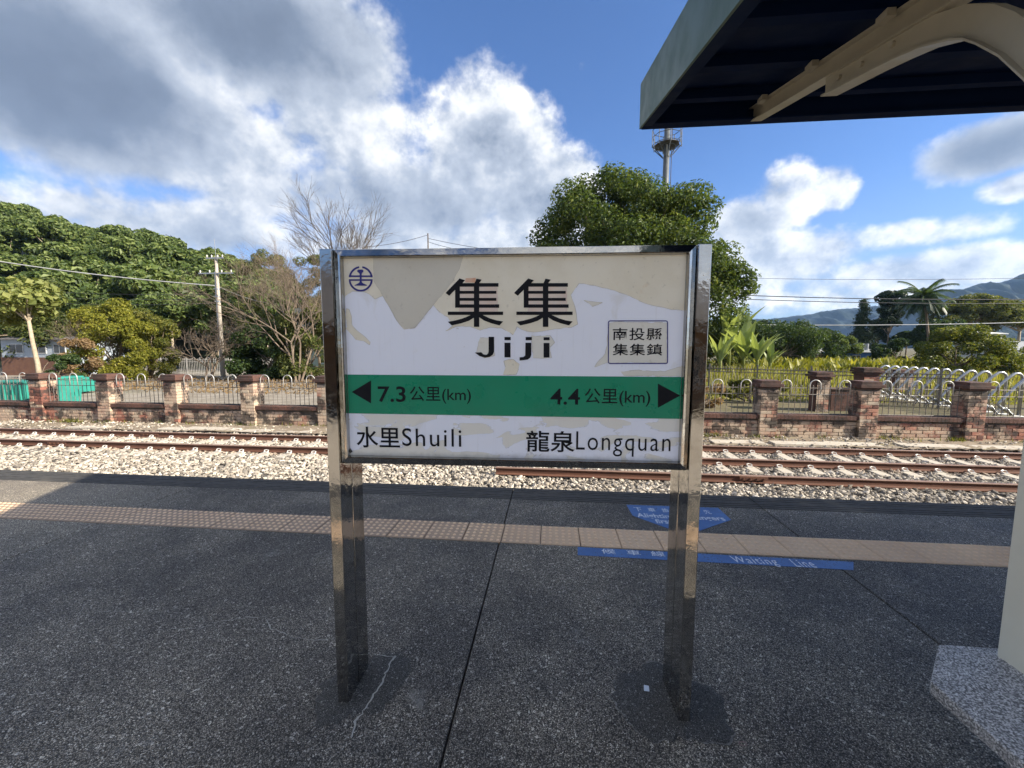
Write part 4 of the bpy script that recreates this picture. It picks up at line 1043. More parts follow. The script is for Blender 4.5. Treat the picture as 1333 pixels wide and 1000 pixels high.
# turquoise bins
def bin_(px0, px1, pyt, Y, label, slant):
    a, b = on_y(px0, pyt, Y), on_y(px1, pyt, Y); w = b.x-a.x; h = a.z-ZG
    t_ = thing('waste_bin', label, 'bin', ((a.x+b.x)/2, Y, ZG)); m = MB(); s = w/2
    m.v = [(-s+slant, 0.05, .1), (s-slant, 0.05, .1), (s-slant, .8, .1), (-s+slant, .8, .1), (-s, 0, h-.08), (s, 0, h-.08), (s, .85, h-.08), (-s, .85, h-.08)]
    m.f = [(0, 3, 2, 1), (4, 5, 6, 7), (0, 1, 5, 4), (1, 2, 6, 5), (2, 3, 7, 6), (3, 0, 4, 7)]
    m.build('bin_body', MT['teal'], t_, bevel=.02)
    m = MB(); m.bbox(-s-.03, s+.03, -.03, .88, h-.078, h, .02); m.build('lid', MT['teal'], t_)
    m = MB()
    for k in range(max(2, int(w/.35))): x = -s+slant+(k+.5)*(w-2*slant)/max(2, int(w/.35)); m.box(x-.03, x+.03, -.012, .06, .2, h-.15)
    m.build('ribs', MT['teal'], t_)
    for sx_ in (-1, 1): m = MB(); m.tube([(sx_*(s-.2)-.03, .4, .09), (sx_*(s-.2)+.03, .4, .09)], .09, 12); m.build('wheel', MT['wire_black'], t_)
bin_(-14, 31, 496, 15.0, 'wide turquoise waste bin behind the railing beside the pale trunked tree', .06)
bin_(61, 76, 491, 14.6, 'narrow bright turquoise waste bin just behind the brick wall', .10)
bin_(79, 104, 492, 19.0, 'turquoise waste bin set back behind the narrow turquoise bin', .05)

# ------------------------------------------------------------------ vegetation
def leaf_quads(P, N, size, r, aspect=.5, fold=.18):
    """P positions (n,3), N facing directions (n,3) -> kite-shaped leaves"""
    n = len(P); up = r.standard_normal((n, 3)); N = N/np.linalg.norm(N, axis=1, keepdims=True)
    T_ = up-(up*N).sum(1, keepdims=True)*N; T_ /= np.linalg.norm(T_, axis=1, keepdims=True)+1e-9; B_ = np.cross(N, T_)
    l = (size*r.uniform(.45, 1.6, n))[:, None]; w = l*aspect
    V = np.stack([P-T_*l*.5, P+B_*w*.5+N*l*fold, P+T_*l*.5, P-B_*w*.5+N*l*fold], 1).reshape(-1, 3)
    return V, np.arange(4*n).reshape(n, 4)
def clumps(shape, k, r, cr=(.22, .40), flat=.75, inner=.25, low=False):
    """sub-clump centres and radii inside the unit crown (rx, ry, rz)"""
    d = r.standard_normal((k, 3)); d /= np.linalg.norm(d, axis=1, keepdims=True); d[:, 2] = d[:, 2] if low else np.where(d[:, 2] < -.35, -d[:, 2], d[:, 2])
    rr = np.where(r.random(k) < inner, r.uniform(.1, .6, k), r.uniform(.62, .86, k))
    if low:                                                         # full down to the ground
        ze = r.uniform(-.95, .95, k); a = r.uniform(0, 6.283, k); h = np.sqrt(1-np.clip(ze, 0, 1)**2)*r.uniform(.45, .9, k)
        d = np.stack([np.cos(a)*h, np.sin(a)*h, ze*.9], -1); rr = np.ones(k)
    return d*rr[:, None]*np.array(shape), r.uniform(*cr, k)*min(shape)
def crown_leaves(shape, k, nleaf, size, seed, cr=(.22, .40), up=.35, aspect=.5, inner=.25, rnd=.75, low=False):
    r = np.random.default_rng(seed); C, R_ = clumps(shape, k, r, cr, inner=inner, low=low)
    w = R_**2; idx = r.choice(k, nleaf, p=w/w.sum())
    d = r.standard_normal((nleaf, 3)); d /= np.linalg.norm(d, axis=1, keepdims=True)
    rad_ = R_[idx]*(.45+.6*r.random(nleaf)**.6)
    P = C[idx]+d*rad_[:, None]*np.array((1, 1, .72))
    N = d*.8+r.standard_normal((nleaf, 3))*rnd*.6+np.array((0, 0, up))
    V, Fc = leaf_quads(P, N, size, r, aspect)
    return V, Fc, C
def tree(name, label, cat, loc, h, crown_c, shape, k, nleaf, size, mat, seed, trunk_r=.2, bark='bark', group=None, cr=(.22, .40), aspect=.5, stems=1, inner=.25, up=.35):
    t_ = thing(name, label, cat, loc, 0, group)
    V, Fc, C = crown_leaves(shape, k, nleaf, size, seed, cr, up, aspect, inner, low=cat in ('shrub', 'bamboo') or 'hedge' in name or 'dark_tree' in name); V = V+np.array(crown_c)
    np_mesh('crown', V, Fc, MT[mat], t_)
    rr = random.Random(seed); m = MB(); cz = crown_c[2]-shape[2]*.45
    for s in range(stems):
        bx, by = (rr.uniform(-.25, .25)*(stems > 1), rr.uniform(-.25, .25)*(stems > 1))
        fork = Vector((crown_c[0]*.6+bx*3, crown_c[1]*.6+by*3, max(cz, h*.22)))
        m.tube([(bx, by, -.1), (bx*1.2+.05*fork.x, by*1.2, fork.z*.3), tuple(fork*.65+Vector((bx, by, 0))*.35), tuple(fork)], [trunk_r*1.25, trunk_r, trunk_r*.85, trunk_r*.7], 8)
        ids = list(range(len(C))); rr.shuffle(ids)
        for i in ids[:max(6, 14//stems)]:
            e = Vector(C[i])+Vector(crown_c); mid = fork.lerp(e, .5)+Vector((rr.uniform(-.3, .3), rr.uniform(-.3, .3), .12*h*.3))
            m.tube([tuple(fork-Vector((0, 0, .15))), tuple(mid), tuple(e)], [trunk_r*.5, trunk_r*.28, trunk_r*.08], 6, cap=False)
    m.build('trunk', MT[bark], t_, smooth=True)
    return t_
def bare(name, label, loc, h, seed, mat, r0=.14, levels=5, spread=.55, kids=(2, 4), up=.12, group=None, stems=1):
    t_ = thing(name, label, 'tree', loc, 0, group); rr = random.Random(seed); parts = {0: MB(), 1: MB()}
    def grow(p, d, ln, r, lv):
        q = p; pts = [tuple(p)]; n = 3
        for k in range(n):
            d = (d+Vector((rr.gauss(0, .09), rr.gauss(0, .09), rr.gauss(0, .07)+up*.35))).normalized(); q = q+d*(ln/n); pts.append(tuple(q))
        parts[0 if lv >= levels-1 else 1].tube(pts, [r, r*.85, r*.72, r*.58], 5 if lv < 3 else 4, cap=False)
        if lv <= 0: return
        for c in range(rr.randint(*kids)):
            ax = Vector((rr.gauss(0, 1), rr.gauss(0, 1), rr.gauss(0, .6))); ax = (ax-d*ax.dot(d)).normalized()
            s = spread*rr.uniform(.55, 1.25); nd = (d*math.cos(s)+ax*math.sin(s)).normalized()
            b = Vector(pts[rr.choice((2, 3, 3))]); grow(b, nd, ln*rr.uniform(.62, .86), r*.56, lv-1)
    for s in range(stems):
        grow(Vector((rr.gauss(0, .1)*(stems > 1), rr.gauss(0, .1)*(stems > 1), 0)), Vector((rr.gauss(0, .1+.3*(stems > 1)), rr.gauss(0, .1), 1)).normalized(), h*.30, r0, levels)
    parts[0].build('trunk', MT[mat], t_); parts[1].build('branches', MT[mat], t_)
    return t_

# wooded hill on the left
def hill_z(X, Y):
    X = np.asarray(X, float); Y = np.asarray(Y, float)
    s = np.clip((Y-40)/38, 0, 1); s = s*s*(3-2*s); w = np.clip((-X-26), 0, 400)
    return ZG-.05+.247*w*s*(1-.25*np.clip((w-130)/200, 0, 1))+s*w/100*(np.sin(X*.11)*np.cos(Y*.13)*1.2)
nx, ny = 90, 60; xs = np.linspace(-330, -18, nx); ys = np.linspace(36, 240, ny); Xg, Yg = np.meshgrid(xs, ys)
V = np.stack([Xg, Yg, hill_z(Xg, Yg)], -1).reshape(-1, 3); i = np.arange(nx*ny).reshape(ny, nx)
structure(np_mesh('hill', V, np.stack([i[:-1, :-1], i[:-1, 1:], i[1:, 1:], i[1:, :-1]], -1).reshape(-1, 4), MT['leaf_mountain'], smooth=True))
FL = 'broad leaved green tree in the wood covering the hillside'; FG = 'trees of the hillside wood'
protos = []
for k in range(5):
    h = 9.5+k*.5
    protos.append(tree('hillside_tree', FL, 'tree', (0, 0, -500), h, (.2*k-.4, 0, h*.60), (3.4+.22*k, 3.4+.2*(4-k), h*.40), 30, 5200, .62, 'leaf_forest', 100+k, .16, 'bark_pale', FG, cr=(.26, .42), aspect=.58))
fr = random.Random(21); used = [False]*5; spots = []
for Y in (47, 53, 60, 67, 75, 84, 94, 106):
    X = -1.62*Y
    while X < -.40*Y:
        x, y = X+fr.uniform(-1.6, 1.6), Y+fr.uniform(-2.2, 2.2); z = float(hill_z(x, y))
        px, py, d = project((x, y, z+6))
        lim = 352 if Y < 70 else 395
        if -70 < px < lim: spots.append((x, y, z))
        X += fr.uniform(4.6, 6.2)
for (x, y, z) in spots:
    k = fr.randrange(5); s = fr.uniform(.82, 1.16)
    if not used[k]: o = protos[k]; used[k] = True; o.location = (x, y, z-.2); o.rotation_euler = (0, 0, fr.uniform(0, 6.28)); o.scale = (s, s, s)
    else: dup(protos[k], (x, y, z-.2), fr.uniform(0, 6.28), s)
for k in range(5):
    if not used[k]: protos[k].location = (-90-8*k, 70, float(hill_z(-90-8*k, 70)))

def at(px, py_base_Y): q = on_y(px, 451, py_base_Y); return (q.x, py_base_Y, ZG)
# trees and shrubs in front of the wood
tree('large_leaf_tree', 'pale trunked tree with large yellow green leaves beside the turquoise bin', 'tree', at(47, 24), 7.2, (-.6, 0, 5.15), (2.6, 2.0, 1.85), 26, 1500, .36, 'leaf_pale', 31, .13, 'bark_pale', cr=(.28, .48), aspect=.75)
tree('large_leaf_tree', 'leaning fork trunked tree with large yellow green leaves above the wide turquoise bin', 'tree', at(-12, 25), 6.6, (.6, 0, 4.6), (2.4, 1.9, 1.7), 22, 1200, .36, 'leaf_pale', 32, .17, 'bark_pale', cr=(.28, .48), aspect=.75, stems=2)
tree('dark_tree', 'dense dull green tree behind the pale trunked tree', 'tree', at(78, 33), 8.8, (0, 0, 5.0), (4.3, 3.2, 3.6), 40, 12000, .26, 'leaf_bamboo', 33, .2)
tree('dark_tree', 'dense dull green tree rising between the house and the wood', 'tree', at(18, 37), 9.6, (0, 0, 5.6), (4.6, 3.2, 4.0), 40, 11000, .28, 'leaf_dark', 38, .2)
tree('yellow_bush', 'bushy yellow green shrub behind the iron railings', 'shrub', at(148, 27), 6.4, (0, 0, 2.9), (3.0, 2.2, 3.2), 60, 21000, .17, 'leaf_yellow', 34, .1, stems=3, cr=(.2, .34))
tree('olive_bush', 'olive leaved shrub with brownish tips beside the yellow green shrub', 'shrub', at(190, 29), 6.0, (0, 0, 2.6), (2.2, 2.0, 3.0), 44, 13000, .17, 'leaf_olive', 35, .1, stems=3, cr=(.2, .34))
tree('olive_bush', 'low dry brownish shrub at the foot of the yellow green shrub', 'shrub', at(100, 25), 3.4, (0, 0, 1.7), (1.5, 1.2, 1.7), 22, 4200, .15, 'leaf_dry', 36, .07, stems=3, cr=(.22, .36))
tree('dark_bush', 'low dark green bush in front of the brown house wall', 'shrub', at(78, 22), 2.2, (0, 0, 1.15), (1.5, 1.0, 1.0), 18, 3500, .16, 'leaf_dark', 37, .06, stems=3)
tree('forest_edge_tree', 'bright green tree at the edge of the wood left of the utility pole', 'tree', at(225, 41), 9.0, (0, 0, 5.6), (4.0, 3.2, 3.2), 32, 6500, .42, 'leaf_forest', 39, .16, 'bark_pale')
tree('forest_edge_tree', 'leafy green tree at the edge of the wood right behind the utility pole', 'tree', at(310, 43), 10.0, (0, 0, 5.8), (3.6, 3.2, 4.2), 34, 7500, .40, 'leaf_forest', 45, .16, 'bark_pale')
tree('glossy_bush', 'dark glossy leaved bush beside the utility pole', 'shrub', at(348, 29), 4.8, (0, 0, 2.0), (3.6, 2.2, 2.4), 50, 17000, .20, 'leaf_dark', 40, .1, stems=3, cr=(.22, .38), aspect=.6)
tree('glossy_bush', 'dark green bush half hidden by the left sign post', 'shrub', at(405, 29), 5.6, (0, 0, 2.5), (2.8, 2.2, 2.8), 44, 14000, .20, 'leaf_bamboo', 41, .1, stems=3, cr=(.22, .38))
tree('bamboo_clump', 'feathery green bamboo clump beside the bare trees', 'bamboo', at(350, 40), 13.4, (0, 0, 6.8), (3.0, 2.4, 6.4), 46, 14000, .30, 'leaf_bamboo', 42, .08, stems=3, cr=(.2, .36), aspect=.25)
tree('bamboo_clump', 'green bamboo clump growing through the bare tree behind the sign', 'bamboo', at(418, 38), 12.6, (0, 0, 6.4), (4.0, 2.4, 6.0), 50, 15000, .30, 'leaf_bamboo', 43, .08, stems=3, cr=(.2, .36), aspect=.25)
tree('bamboo_clump', 'low bamboo thicket hidden mostly behind the station sign', 'bamboo', at(500, 42), 10.0, (0, 0, 5.4), (5.0, 2.6, 4.0), 40, 12000, .30, 'leaf_bamboo', 44, .08, stems=3, cr=(.2, .36), aspect=.25)
bare('bare_tree', 'tall leafless grey tree rising above the left end of the sign', at(464, 34), 16.0, 61, 'bare_grey', .22, 6, .47, (3, 4), .14)
bare('bare_tree', 'leafless brown tangled tree beside the left sign post', at(384, 27), 9.6, 59, 'bare_wood', .10, 6, .62, (2, 4), .07, stems=4)
bare('bare_shrub', 'bare brown shrub branching around the foot of the utility pole', at(268, 27), 5.6, 57, 'bare_wood', .09, 5, .72, (2, 4), .06, stems=3)
bare('bare_shrub', 'twiggy dry shrub between the yellow shrub and the house', at(112, 27), 5.4, 58, 'bare_wood', .06, 5, .6, (2, 4), .08, stems=3)
rr_ = np.random.default_rng(66); n = 5200                                         # leaf litter
lx = rr_.uniform(-33, -9, n); ly = rr_.uniform(20, 30, n); P = np.stack([lx, ly, ZG+.03+.22*rr_.random(n)*(np.sin(lx*.9)*np.sin(ly*.8) > .2)], -1)
V, Fc = leaf_quads(P, np.array((0, 0, 1.0))+.5*rr_.standard_normal((n, 3)), .17, rr_)
stuff(tag(np_mesh('leaf_litter', V, Fc, MT['leaf_dry']), 'brown fallen leaves on the ground behind the brick wall', 'leaf litter'))

tree('dry_shrub', 'dry yellow brown shrub behind the railing next to the right sign post', 'shrub', (5.9, 17.5, ZG), 1.5, (0, 0, .65), (1.5, .9, .7), 22, 3200, .12, 'leaf_dry', 46, .04, stems=3)
tree('dry_shrub', 'dry scrub heap behind the railing beside the dark brick pillar', 'shrub', (9.3, 19.5, ZG), 1.3, (0, 0, .5), (1.8, 1.0, .6), 22, 3200, .14, 'leaf_olive', 47, .04, stems=3)
# the big tree behind the sign
q = at(812, 38)
big = thing('camphor_tree', 'big domed evergreen tree towering behind the right half of the sign', 'tree', q)
r = np.random.default_rng(77)
Cs, Rs = [], []
for (cx, cz, rx, rz, k) in ((-.2, 11.2, 8.6, 6.9, 210), (0, 10.0, 6.0, 5.0, 90), (7.4, 6.6, 3.0, 4.8, 50)):
    d = r.standard_normal((k, 3)); d /= np.linalg.norm(d, axis=1, keepdims=True); rr2 = r.uniform(.66, .96, k)
    c = d*rr2[:, None]*np.array((rx, min(rx, 6.0), rz))+np.array((cx, 0, cz)); Cs.append(c); Rs.append(r.uniform(.8, 1.75, k))
C = np.concatenate(Cs); R_ = np.concatenate(Rs); keep = C[:, 2] > 2.6; C = C[keep]; R_ = R_[keep]
NL = 110000; w = R_**2; idx = r.choice(len(C), NL, p=w/w.sum()); d = r.standard_normal((NL, 3)); d /= np.linalg.norm(d, axis=1, keepdims=True)
P = C[idx]+d*(R_[idx]*(.4+.65*r.random(NL)**.6))[:, None]*np.array((1, 1, .7))
V, Fc = leaf_quads(P, d*.8+r.standard_normal((NL, 3))*.45+np.array((0, 0, .4)), .27, r, .5)
np_mesh('crown', V, Fc, MT['leaf_big'], big)
m = MB(); rr = random.Random(9)
m.tube([(0, 0, -.2), (.1, 0, 2.2), (.3, .1, 4.6), (.2, 0, 7.0)], [.75, .52, .46, .38], 12)
for i_ in range(0, len(C), 5):
    e = Vector(C[i_]); s = Vector((.25, .05, rr.uniform(3.6, 7.0))); mid = s.lerp(e, .5)+Vector((0, 0, .6)); m.tube([tuple(s), tuple(mid), tuple(e)], [.20, .12, .03], 6, cap=False)
m.build('trunk', MT['bark'], big, smooth=True)

# shrubs under and beside it
tree('leafy_shrub', 'leafy green shrub at the foot of the big tree beside the banana plants', 'shrub', at(938, 38), 4.2, (0, 0, 2.0), (2.2, 1.8, 2.1), 24, 6500, .22, 'leaf_bamboo', 61, .08, stems=3)
tree('dense_hedge', 'long dark rounded hedge tree behind the banana plants', 'tree', at(1018, 56), 6.4, (0, 0, 3.0), (6.2, 3.0, 3.0), 60, 19000, .27, 'leaf_dark', 62, .14, stems=3, cr=(.3, .5))
tree('dense_hedge', 'dark rounded tree between the hedge and the white house', 'tree', at(1062, 60), 5.6, (0, 0, 2.6), (3.8, 2.6, 2.6), 36, 9000, .27, 'leaf_dark', 63, .12, stems=3)
tree('green_bush', 'mid green bush in front of the blue walled house', 'shrub', at(1098, 64), 4.6, (0, 0, 2.3), (3.0, 2.4, 2.2), 28, 6500, .30, 'leaf_forest', 64, .12, stems=3)
tree('yellow_mound_bush', 'large rounded yellow green bush behind the bicycle racks', 'shrub', at(1252, 37), 5.0, (0, 0, 1.9), (4.0, 2.6, 2.4), 60, 22000, .18, 'leaf_mound', 65, .1, stems=3, cr=(.2, .34), up=.6)
tree('dark_mound_bush', 'dark green flat bush between the blue house and the palm', 'shrub', at(1178, 60), 4.0, (0, 0, 1.7), (4.6, 2.4, 1.9), 30, 8000, .28, 'leaf_dark', 67, .1, stems=3)
tree('green_bush', 'small round tree between the conifer and the palm', 'tree', at(1180, 78), 6.0, (0, 0, 3.6), (2.4, 2.0, 1.8), 22, 4000, .34, 'leaf_dark', 68, .12)
tree('spreading_tree', 'wide spreading feathery tree beside the coconut palm', 'tree', at(1262, 80), 12.5, (0, 0, 8.2), (8.6, 4.5, 3.6), 70, 17000, .40, 'leaf_bamboo', 69, .25, cr=(.22, .42))
tree('spreading_tree', 'wide spreading tree with pale limbs above the grey roofed house', 'tree', at(1325, 84), 12.0, (0, 0, 7.4), (8.0, 4.5, 3.8), 60, 15000, .40, 'leaf_olive', 70, .25, 'bark_pale', cr=(.22, .42))
tree('spreading_tree', 'low dark tree behind the yellow green bush and the palm', 'tree', at(1225, 74), 8.0, (0, 0, 4.4), (5.0, 3.4, 3.0), 40, 9000, .36, 'leaf_dark', 71, .2)
tree('leafy_shrub', 'pale green weedy shrub at the right of the yellow green bush', 'shrub', at(1328, 38), 2.8, (0, 0, 1.3), (2.4, 1.8, 1.3), 24, 5000, .24, 'leaf_pale', 72, .06, stems=3, aspect=.3)
# low thicket hiding the horizon behind the sign and between the trees
for k, px in enumerate((560, 610, 665, 715, 770, 845, 900, 985)):
    o = tree('thicket_bush', 'rounded green bush in the thicket behind the station sign', 'shrub', at(px, 62+3*(k % 3)), 6.6, (0, 0, 2.9), (5.4, 2.6, 3.0), 64, 10000, .36, 'leaf_dark' if k % 2 else 'leaf_bamboo', 80+k, .12, stems=3, cr=(.32, .52), group='bushes of the thicket behind the sign') if k < 2 else dup(o, at(px, 62+3*(k % 3)), k*1.3, 1+.1*(k % 3))

def conifer(px, Y, pyt, label, seed, wide, n):
    q = on_y(px, pyt, Y); h = q.z-ZG; t_ = thing('conifer_tree', label, 'tree', (q.x, Y, ZG)); r = np.random.default_rng(seed); m = MB(); Vs = []; Fs = []; o = 0
    m.tube([(0, 0, 0), (.1, 0, h*.5), (0, 0, h)], [.22, .13, .02], 7)
    for k in range(n):
        f = (k+.5)/n; z = h*(.16+.82*f); L = wide*(1-f*.86)*r.uniform(.65, 1.1); a = r.uniform(0, 6.28)
        e = np.array((math.cos(a)*L, math.sin(a)*L, -.12*L+.05)); m.tube([(0, 0, z), (e[0]*.5, e[1]*.5, z+e[2]*.2), (e[0], e[1], z+e[2])], [.05, .03, .01], 4, cap=False)
        nl = int(40+60*L); t1 = r.uniform(.12, 1, nl); P = np.array((0, 0, z))+e*t1[:, None]+r.standard_normal((nl, 3))*np.array((.22, .22, .14))
        v, f_ = leaf_quads(P, r.standard_normal((nl, 3))+np.array((0, 0, .7)), .34, r, .28); Vs.append(v); Fs.append(f_+o); o += len(v)
    np_mesh('crown', np.concatenate(Vs), np.concatenate(Fs), MT['leaf_conifer'], t_); m.build('trunk', MT['bark'], t_)
conifer(1126, 76, 389, 'narrow dark conifer standing behind the blue walled house', 91, 2.4, 110)
tree('tufted_tree', 'tall dark tree with tufted crown between the conifer and the palm', 'tree', at(1155, 80), 13.8, (0, 0, 7.6), (2.9, 2.4, 6.0), 34, 7500, .42, 'leaf_conifer', 92, .16, cr=(.26, .46), inner=.5)
tree('tufted_tree', 'slim dark tree close behind the narrow conifer', 'tree', at(1140, 84), 9.0, (0, 0, 4.6), (2.2, 2.0, 3.6), 24, 5000, .40, 'leaf_conifer', 93, .14)

def frond(V, Fs, base, dirv, L, droop, w, r, nseg=9, leaflets=True):
    """arching palm frond with hanging leaflets, or a broad banana blade"""
    pts = []; p = Vector(base); d = Vector(dirv).normalized()
    for k in range(nseg+1):
        pts.append(p.copy()); p = p+d*(L/nseg); d = (d+Vector((0, 0, -droop/nseg))).normalized()
    if leaflets:
        for k in range(1, nseg):
            for side in (-1, 1):
                for s in (0, .5):
                    c = pts[k].lerp(pts[k+1], s); t_ = (pts[k+1]-pts[k]).normalized(); sd = t_.cross(Vector((0, 0, 1))).normalized()*side
                    ll = w*(1-.55*abs(k/nseg-.45)*1.6)*r.uniform(.8, 1.15); tip = c+sd*ll*.75+t_*ll*.45+Vector((0, 0, -ll*.45)); n = t_*.05*L/3
                    b = len(V); V += [tuple(c-n), tuple(c+n), tuple(tip)]; Fs.append((b, b+1, b+2))
    else:
        rows = []
        for k, c in enumerate(pts):
            t_ = (pts[min(k+1, nseg)]-pts[max(k-1, 0)]).normalized(); sd = t_.cross(Vector((0, 0, 1)));  sd = sd.normalized() if sd.length > .05 else Vector((1, 0, 0))
            f = k/nseg; ww = w*(math.sin(math.pi*min(1, max(0.0, (f-.06)/.94))**.75) if f > .06 else .03)*r.uniform(.92, 1.08); up = Vector((0, 0, 1))*ww*.30
            rows.append((c+sd*ww+up, c, c-sd*ww+up))
        b = len(V)
        for q in rows: V += [tuple(x) for x in q]
        for k in range(nseg):
            for s in (0, 1): Fs.append((b+3*k+s, b+3*k+s+1, b+3*k+3+s+1, b+3*k+3+s))
    return pts
def palm(px, Y, pyt, label):
    q = on_y(px, pyt, Y); h = q.z-ZG; t_ = thing('coconut_palm', label, 'palm tree', (q.x+1.2, Y, ZG)); r = random.Random(5); top = Vector((-1.2, 0, h-1.6))
    m = MB(); m.tube([(.3, 0, 0), (.2, 0, h*.3), (-.5, 0, h*.65), tuple(top)], [.26, .2, .16, .14], 8); m.build('trunk', MT['bark'], t_, smooth=True)
    for k in range(40):
        a = k*2.399; el = 1.25-1.8*(k/40); V, Fs = [], []
        pts = frond(V, Fs, top, (math.cos(a)*math.cos(el), math.sin(a)*math.cos(el), math.sin(el)), r.uniform(3.4, 4.6), 1.6, 1.2, r, 18)
        f = MB(); f.v = V; f.f = Fs; f.tube([tuple(x) for x in pts], [.035*(1-i_/19) for i_ in range(len(pts))], 4, cap=False); f.build('frond', MT['leaf_conifer' if k > 26 else 'leaf_dark'], t_)
palm(1203, 72, 374, 'tall coconut palm leaning over the dark flat bush')
def banana(px, Y, h, label, seed, n=9, group=None):
    t_ = thing('banana_plant', label, 'banana plant', at(px, Y), 0, group); r = random.Random(seed)
    m = MB(); m.tube([(0, 0, 0), (.05, 0, h*.28), (.02, 0, h*.5)], [.17, .14, .10], 8); m.build('stem', MT['leaf_pale'], t_, smooth=True)
    for k in range(n+3):
        a = k*2.4+r.uniform(-.4, .4); el = r.uniform(.85, 1.48); V, Fs = [], []; L = h*r.uniform(.50, .72)
        frond(V, Fs, (0, 0, h*r.uniform(.24, .42)), (math.cos(a)*math.cos(el), math.sin(a)*math.cos(el), math.sin(el)), L, r.uniform(.25, 1.2), L*r.uniform(.085, .115), r, 14, False)
        f = MB(); f.v = V; f.f = Fs; f.build('blade', MT['leaf_banana'], t_)
banana(949, 36, 6.4, 'tallest banana plant with upright pale blades beside the big tree', 1, 11)
banana(968, 35, 5.6, 'middle banana plant with ragged pale green blades', 2, 10)
banana(986, 34, 4.4, 'smaller banana plant with arching blades in front of the dark hedge', 3, 9)
banana(1003, 38, 3.4, 'short banana plant at the end of the banana row', 4, 8)
banana(938, 33, 4.0, 'young banana plant close to the sign post', 6, 8)
# tall grass and broad-leaved weeds of the field
r = np.random.default_rng(101); n = 60000
gx = r.uniform(4, 46, n); gy = r.uniform(20, 58, n); k = (gx > .18*gy) & (gx < 1.25*gy); k &= ~((gx > 15.5) & (gx < 18.5) & (gy < 24)); gx = gx[k]; gy = gy[k]; n = len(gx)
hh = (.35+.75*r.random(n))*(.55+.5*np.sin(gx*.5)*np.sin(gy*.4)**2+.25)*np.clip((gy-17)/12, .25, 1); a = r.uniform(0, 6.28, n); lean = r.uniform(.05, .5, n)*hh
w = .035+.03*r.random(n); dx, dy = np.cos(a), np.sin(a); z0 = np.full(n, ZG)
V = np.stack([np.stack([gx-dy*w, gy+dx*w, z0], -1), np.stack([gx+dy*w, gy-dx*w, z0], -1), np.stack([gx+dx*lean*.4+dy*w*.7, gy+dy*lean*.4-dx*w*.7, z0+hh*.6], -1), np.stack([gx+dx*lean, gy+dy*lean, z0+hh], -1)], 1).reshape(-1, 3)
stuff(tag(np_mesh('grass', V, np.arange(4*n).reshape(n, 4), MT['leaf_grass']), 'tall yellow green grass of the field behind the wall', 'grass'))
V, Fs = [], []; r2 = random.Random(12)
for k in range(420):
    px = r2.uniform(985, 1330); Y = r2.uniform(38, 60); x, y, z = at(px, Y)
    for j in range(6):
        a = r2.uniform(0, 6.28); el = r2.uniform(.6, 1.4); L = r2.uniform(.7, 1.5); frond(V, Fs, (x, y, ZG+r2.uniform(0, .4)), (math.cos(a)*math.cos(el), math.sin(a)*math.cos(el), math.sin(el)), L, .8, L*.13, r2, 4, False)
f = MB(); f.v = V; f.f = Fs; stuff(tag(f.build('weeds', MT['leaf_yellow']), 'broad leaved pale green weeds growing along the far side of the field', 'weeds'))

# ------------------------------------------------------------------ houses, poles, wires, tower, mountains
def house(px, Y, w, d, h, zt, label, wallm, roofm, wins, rot=0.0, roof='gable', name='house', eave=.35):
    x, y, z = at(px, Y); t_ = thing(name, label, 'house', (x, y, z), rot); m = MB(); m.box(-w/2, w/2, 0, d, 0, h); m.build('wall', MT[wallm], t_)
    m = MB()
    if roof == 'gable':
        m.extrude([(-eave, h-.02), (d+eave, h-.02), (d/2, h+zt)], (-w/2-eave, 0, 0), (w/2+eave, 0, 0), (0, 1, 0), (0, 0, 1))
    elif roof == 'hip':
        e = eave; m.v = [(-w/2-e, -e, h), (w/2+e, -e, h), (w/2+e, d+e, h), (-w/2-e, d+e, h), (-w/4, d/2, h+zt), (w/4, d/2, h+zt)]; m.f = [(0, 1, 5, 4), (1, 2, 5), (2, 3, 4, 5), (3, 0, 4), (3, 2, 1, 0)]
    else: m.extrude([(-eave, h), (d+eave, h+zt), (d+eave, h+zt+.12), (-eave, h+.12)], (-w/2-eave, 0, 0), (w/2+eave, 0, 0), (0, 1, 0), (0, 0, 1))
    m.build('roof', MT[roofm], t_)
    for (wx, wz, ww, wh) in wins:
        m = MB(); m.box(wx-ww/2-.06, wx+ww/2+.06, -.05, .02, wz-.06, wz+wh+.06); f = m.build('window', MT['wall_white'], t_)
        m = MB(); m.box(wx-ww/2, wx-.03, -.06, -.052, wz, wz+wh); m.box(wx+.03, wx+ww/2, -.06, -.052, wz, wz+wh); m.build('pane', MT['window_glass'], f)
    return t_
hs = house(48, 30.5, 7.0, 5, 3.1, .5, 'low house with grey blue upper wall and brown lower wall behind the pale trunked tree', 'wall_bluegrey', 'roof_tile', [(-2.0, 1.95, 1.3, .7), (.2, 1.95, 1.3, .7), (2.2, 1.95, 1.0, .7)], 0, 'gable')
m = MB(); m.box(-3.55, 3.55, -.06, .0, 0, 1.55); m.build('lower_wall', MT['wall_brown'], hs)
house(1075, 92, 5.0, 6, 5.2, 1.0, 'white two storey house with hipped roof behind the dark hedge', 'wall_white', 'wall_white', [(-1.2, 3.6, 1.1, 1.0), (1.2, 3.6, 1.1, 1.0)], 0, 'hip')
bh = house(1129, 66, 6.2, 5, 1.75, .45, 'low house with blue wall and pale flat roof below the conifer', 'wall_blue', 'roof_grey', [(-1.4, .5, 1.0, .8), (1.2, .5, 1.0, .8)], 0, 'shed', eave=.5)
for wx in (.2, 1.0, 1.7):
    m = MB(); m.tube([(wx, 2.5, 2.1), (wx, 2.5, 3.1)], .28, 10); m.build('water_tank', MT['galvanised'], bh)
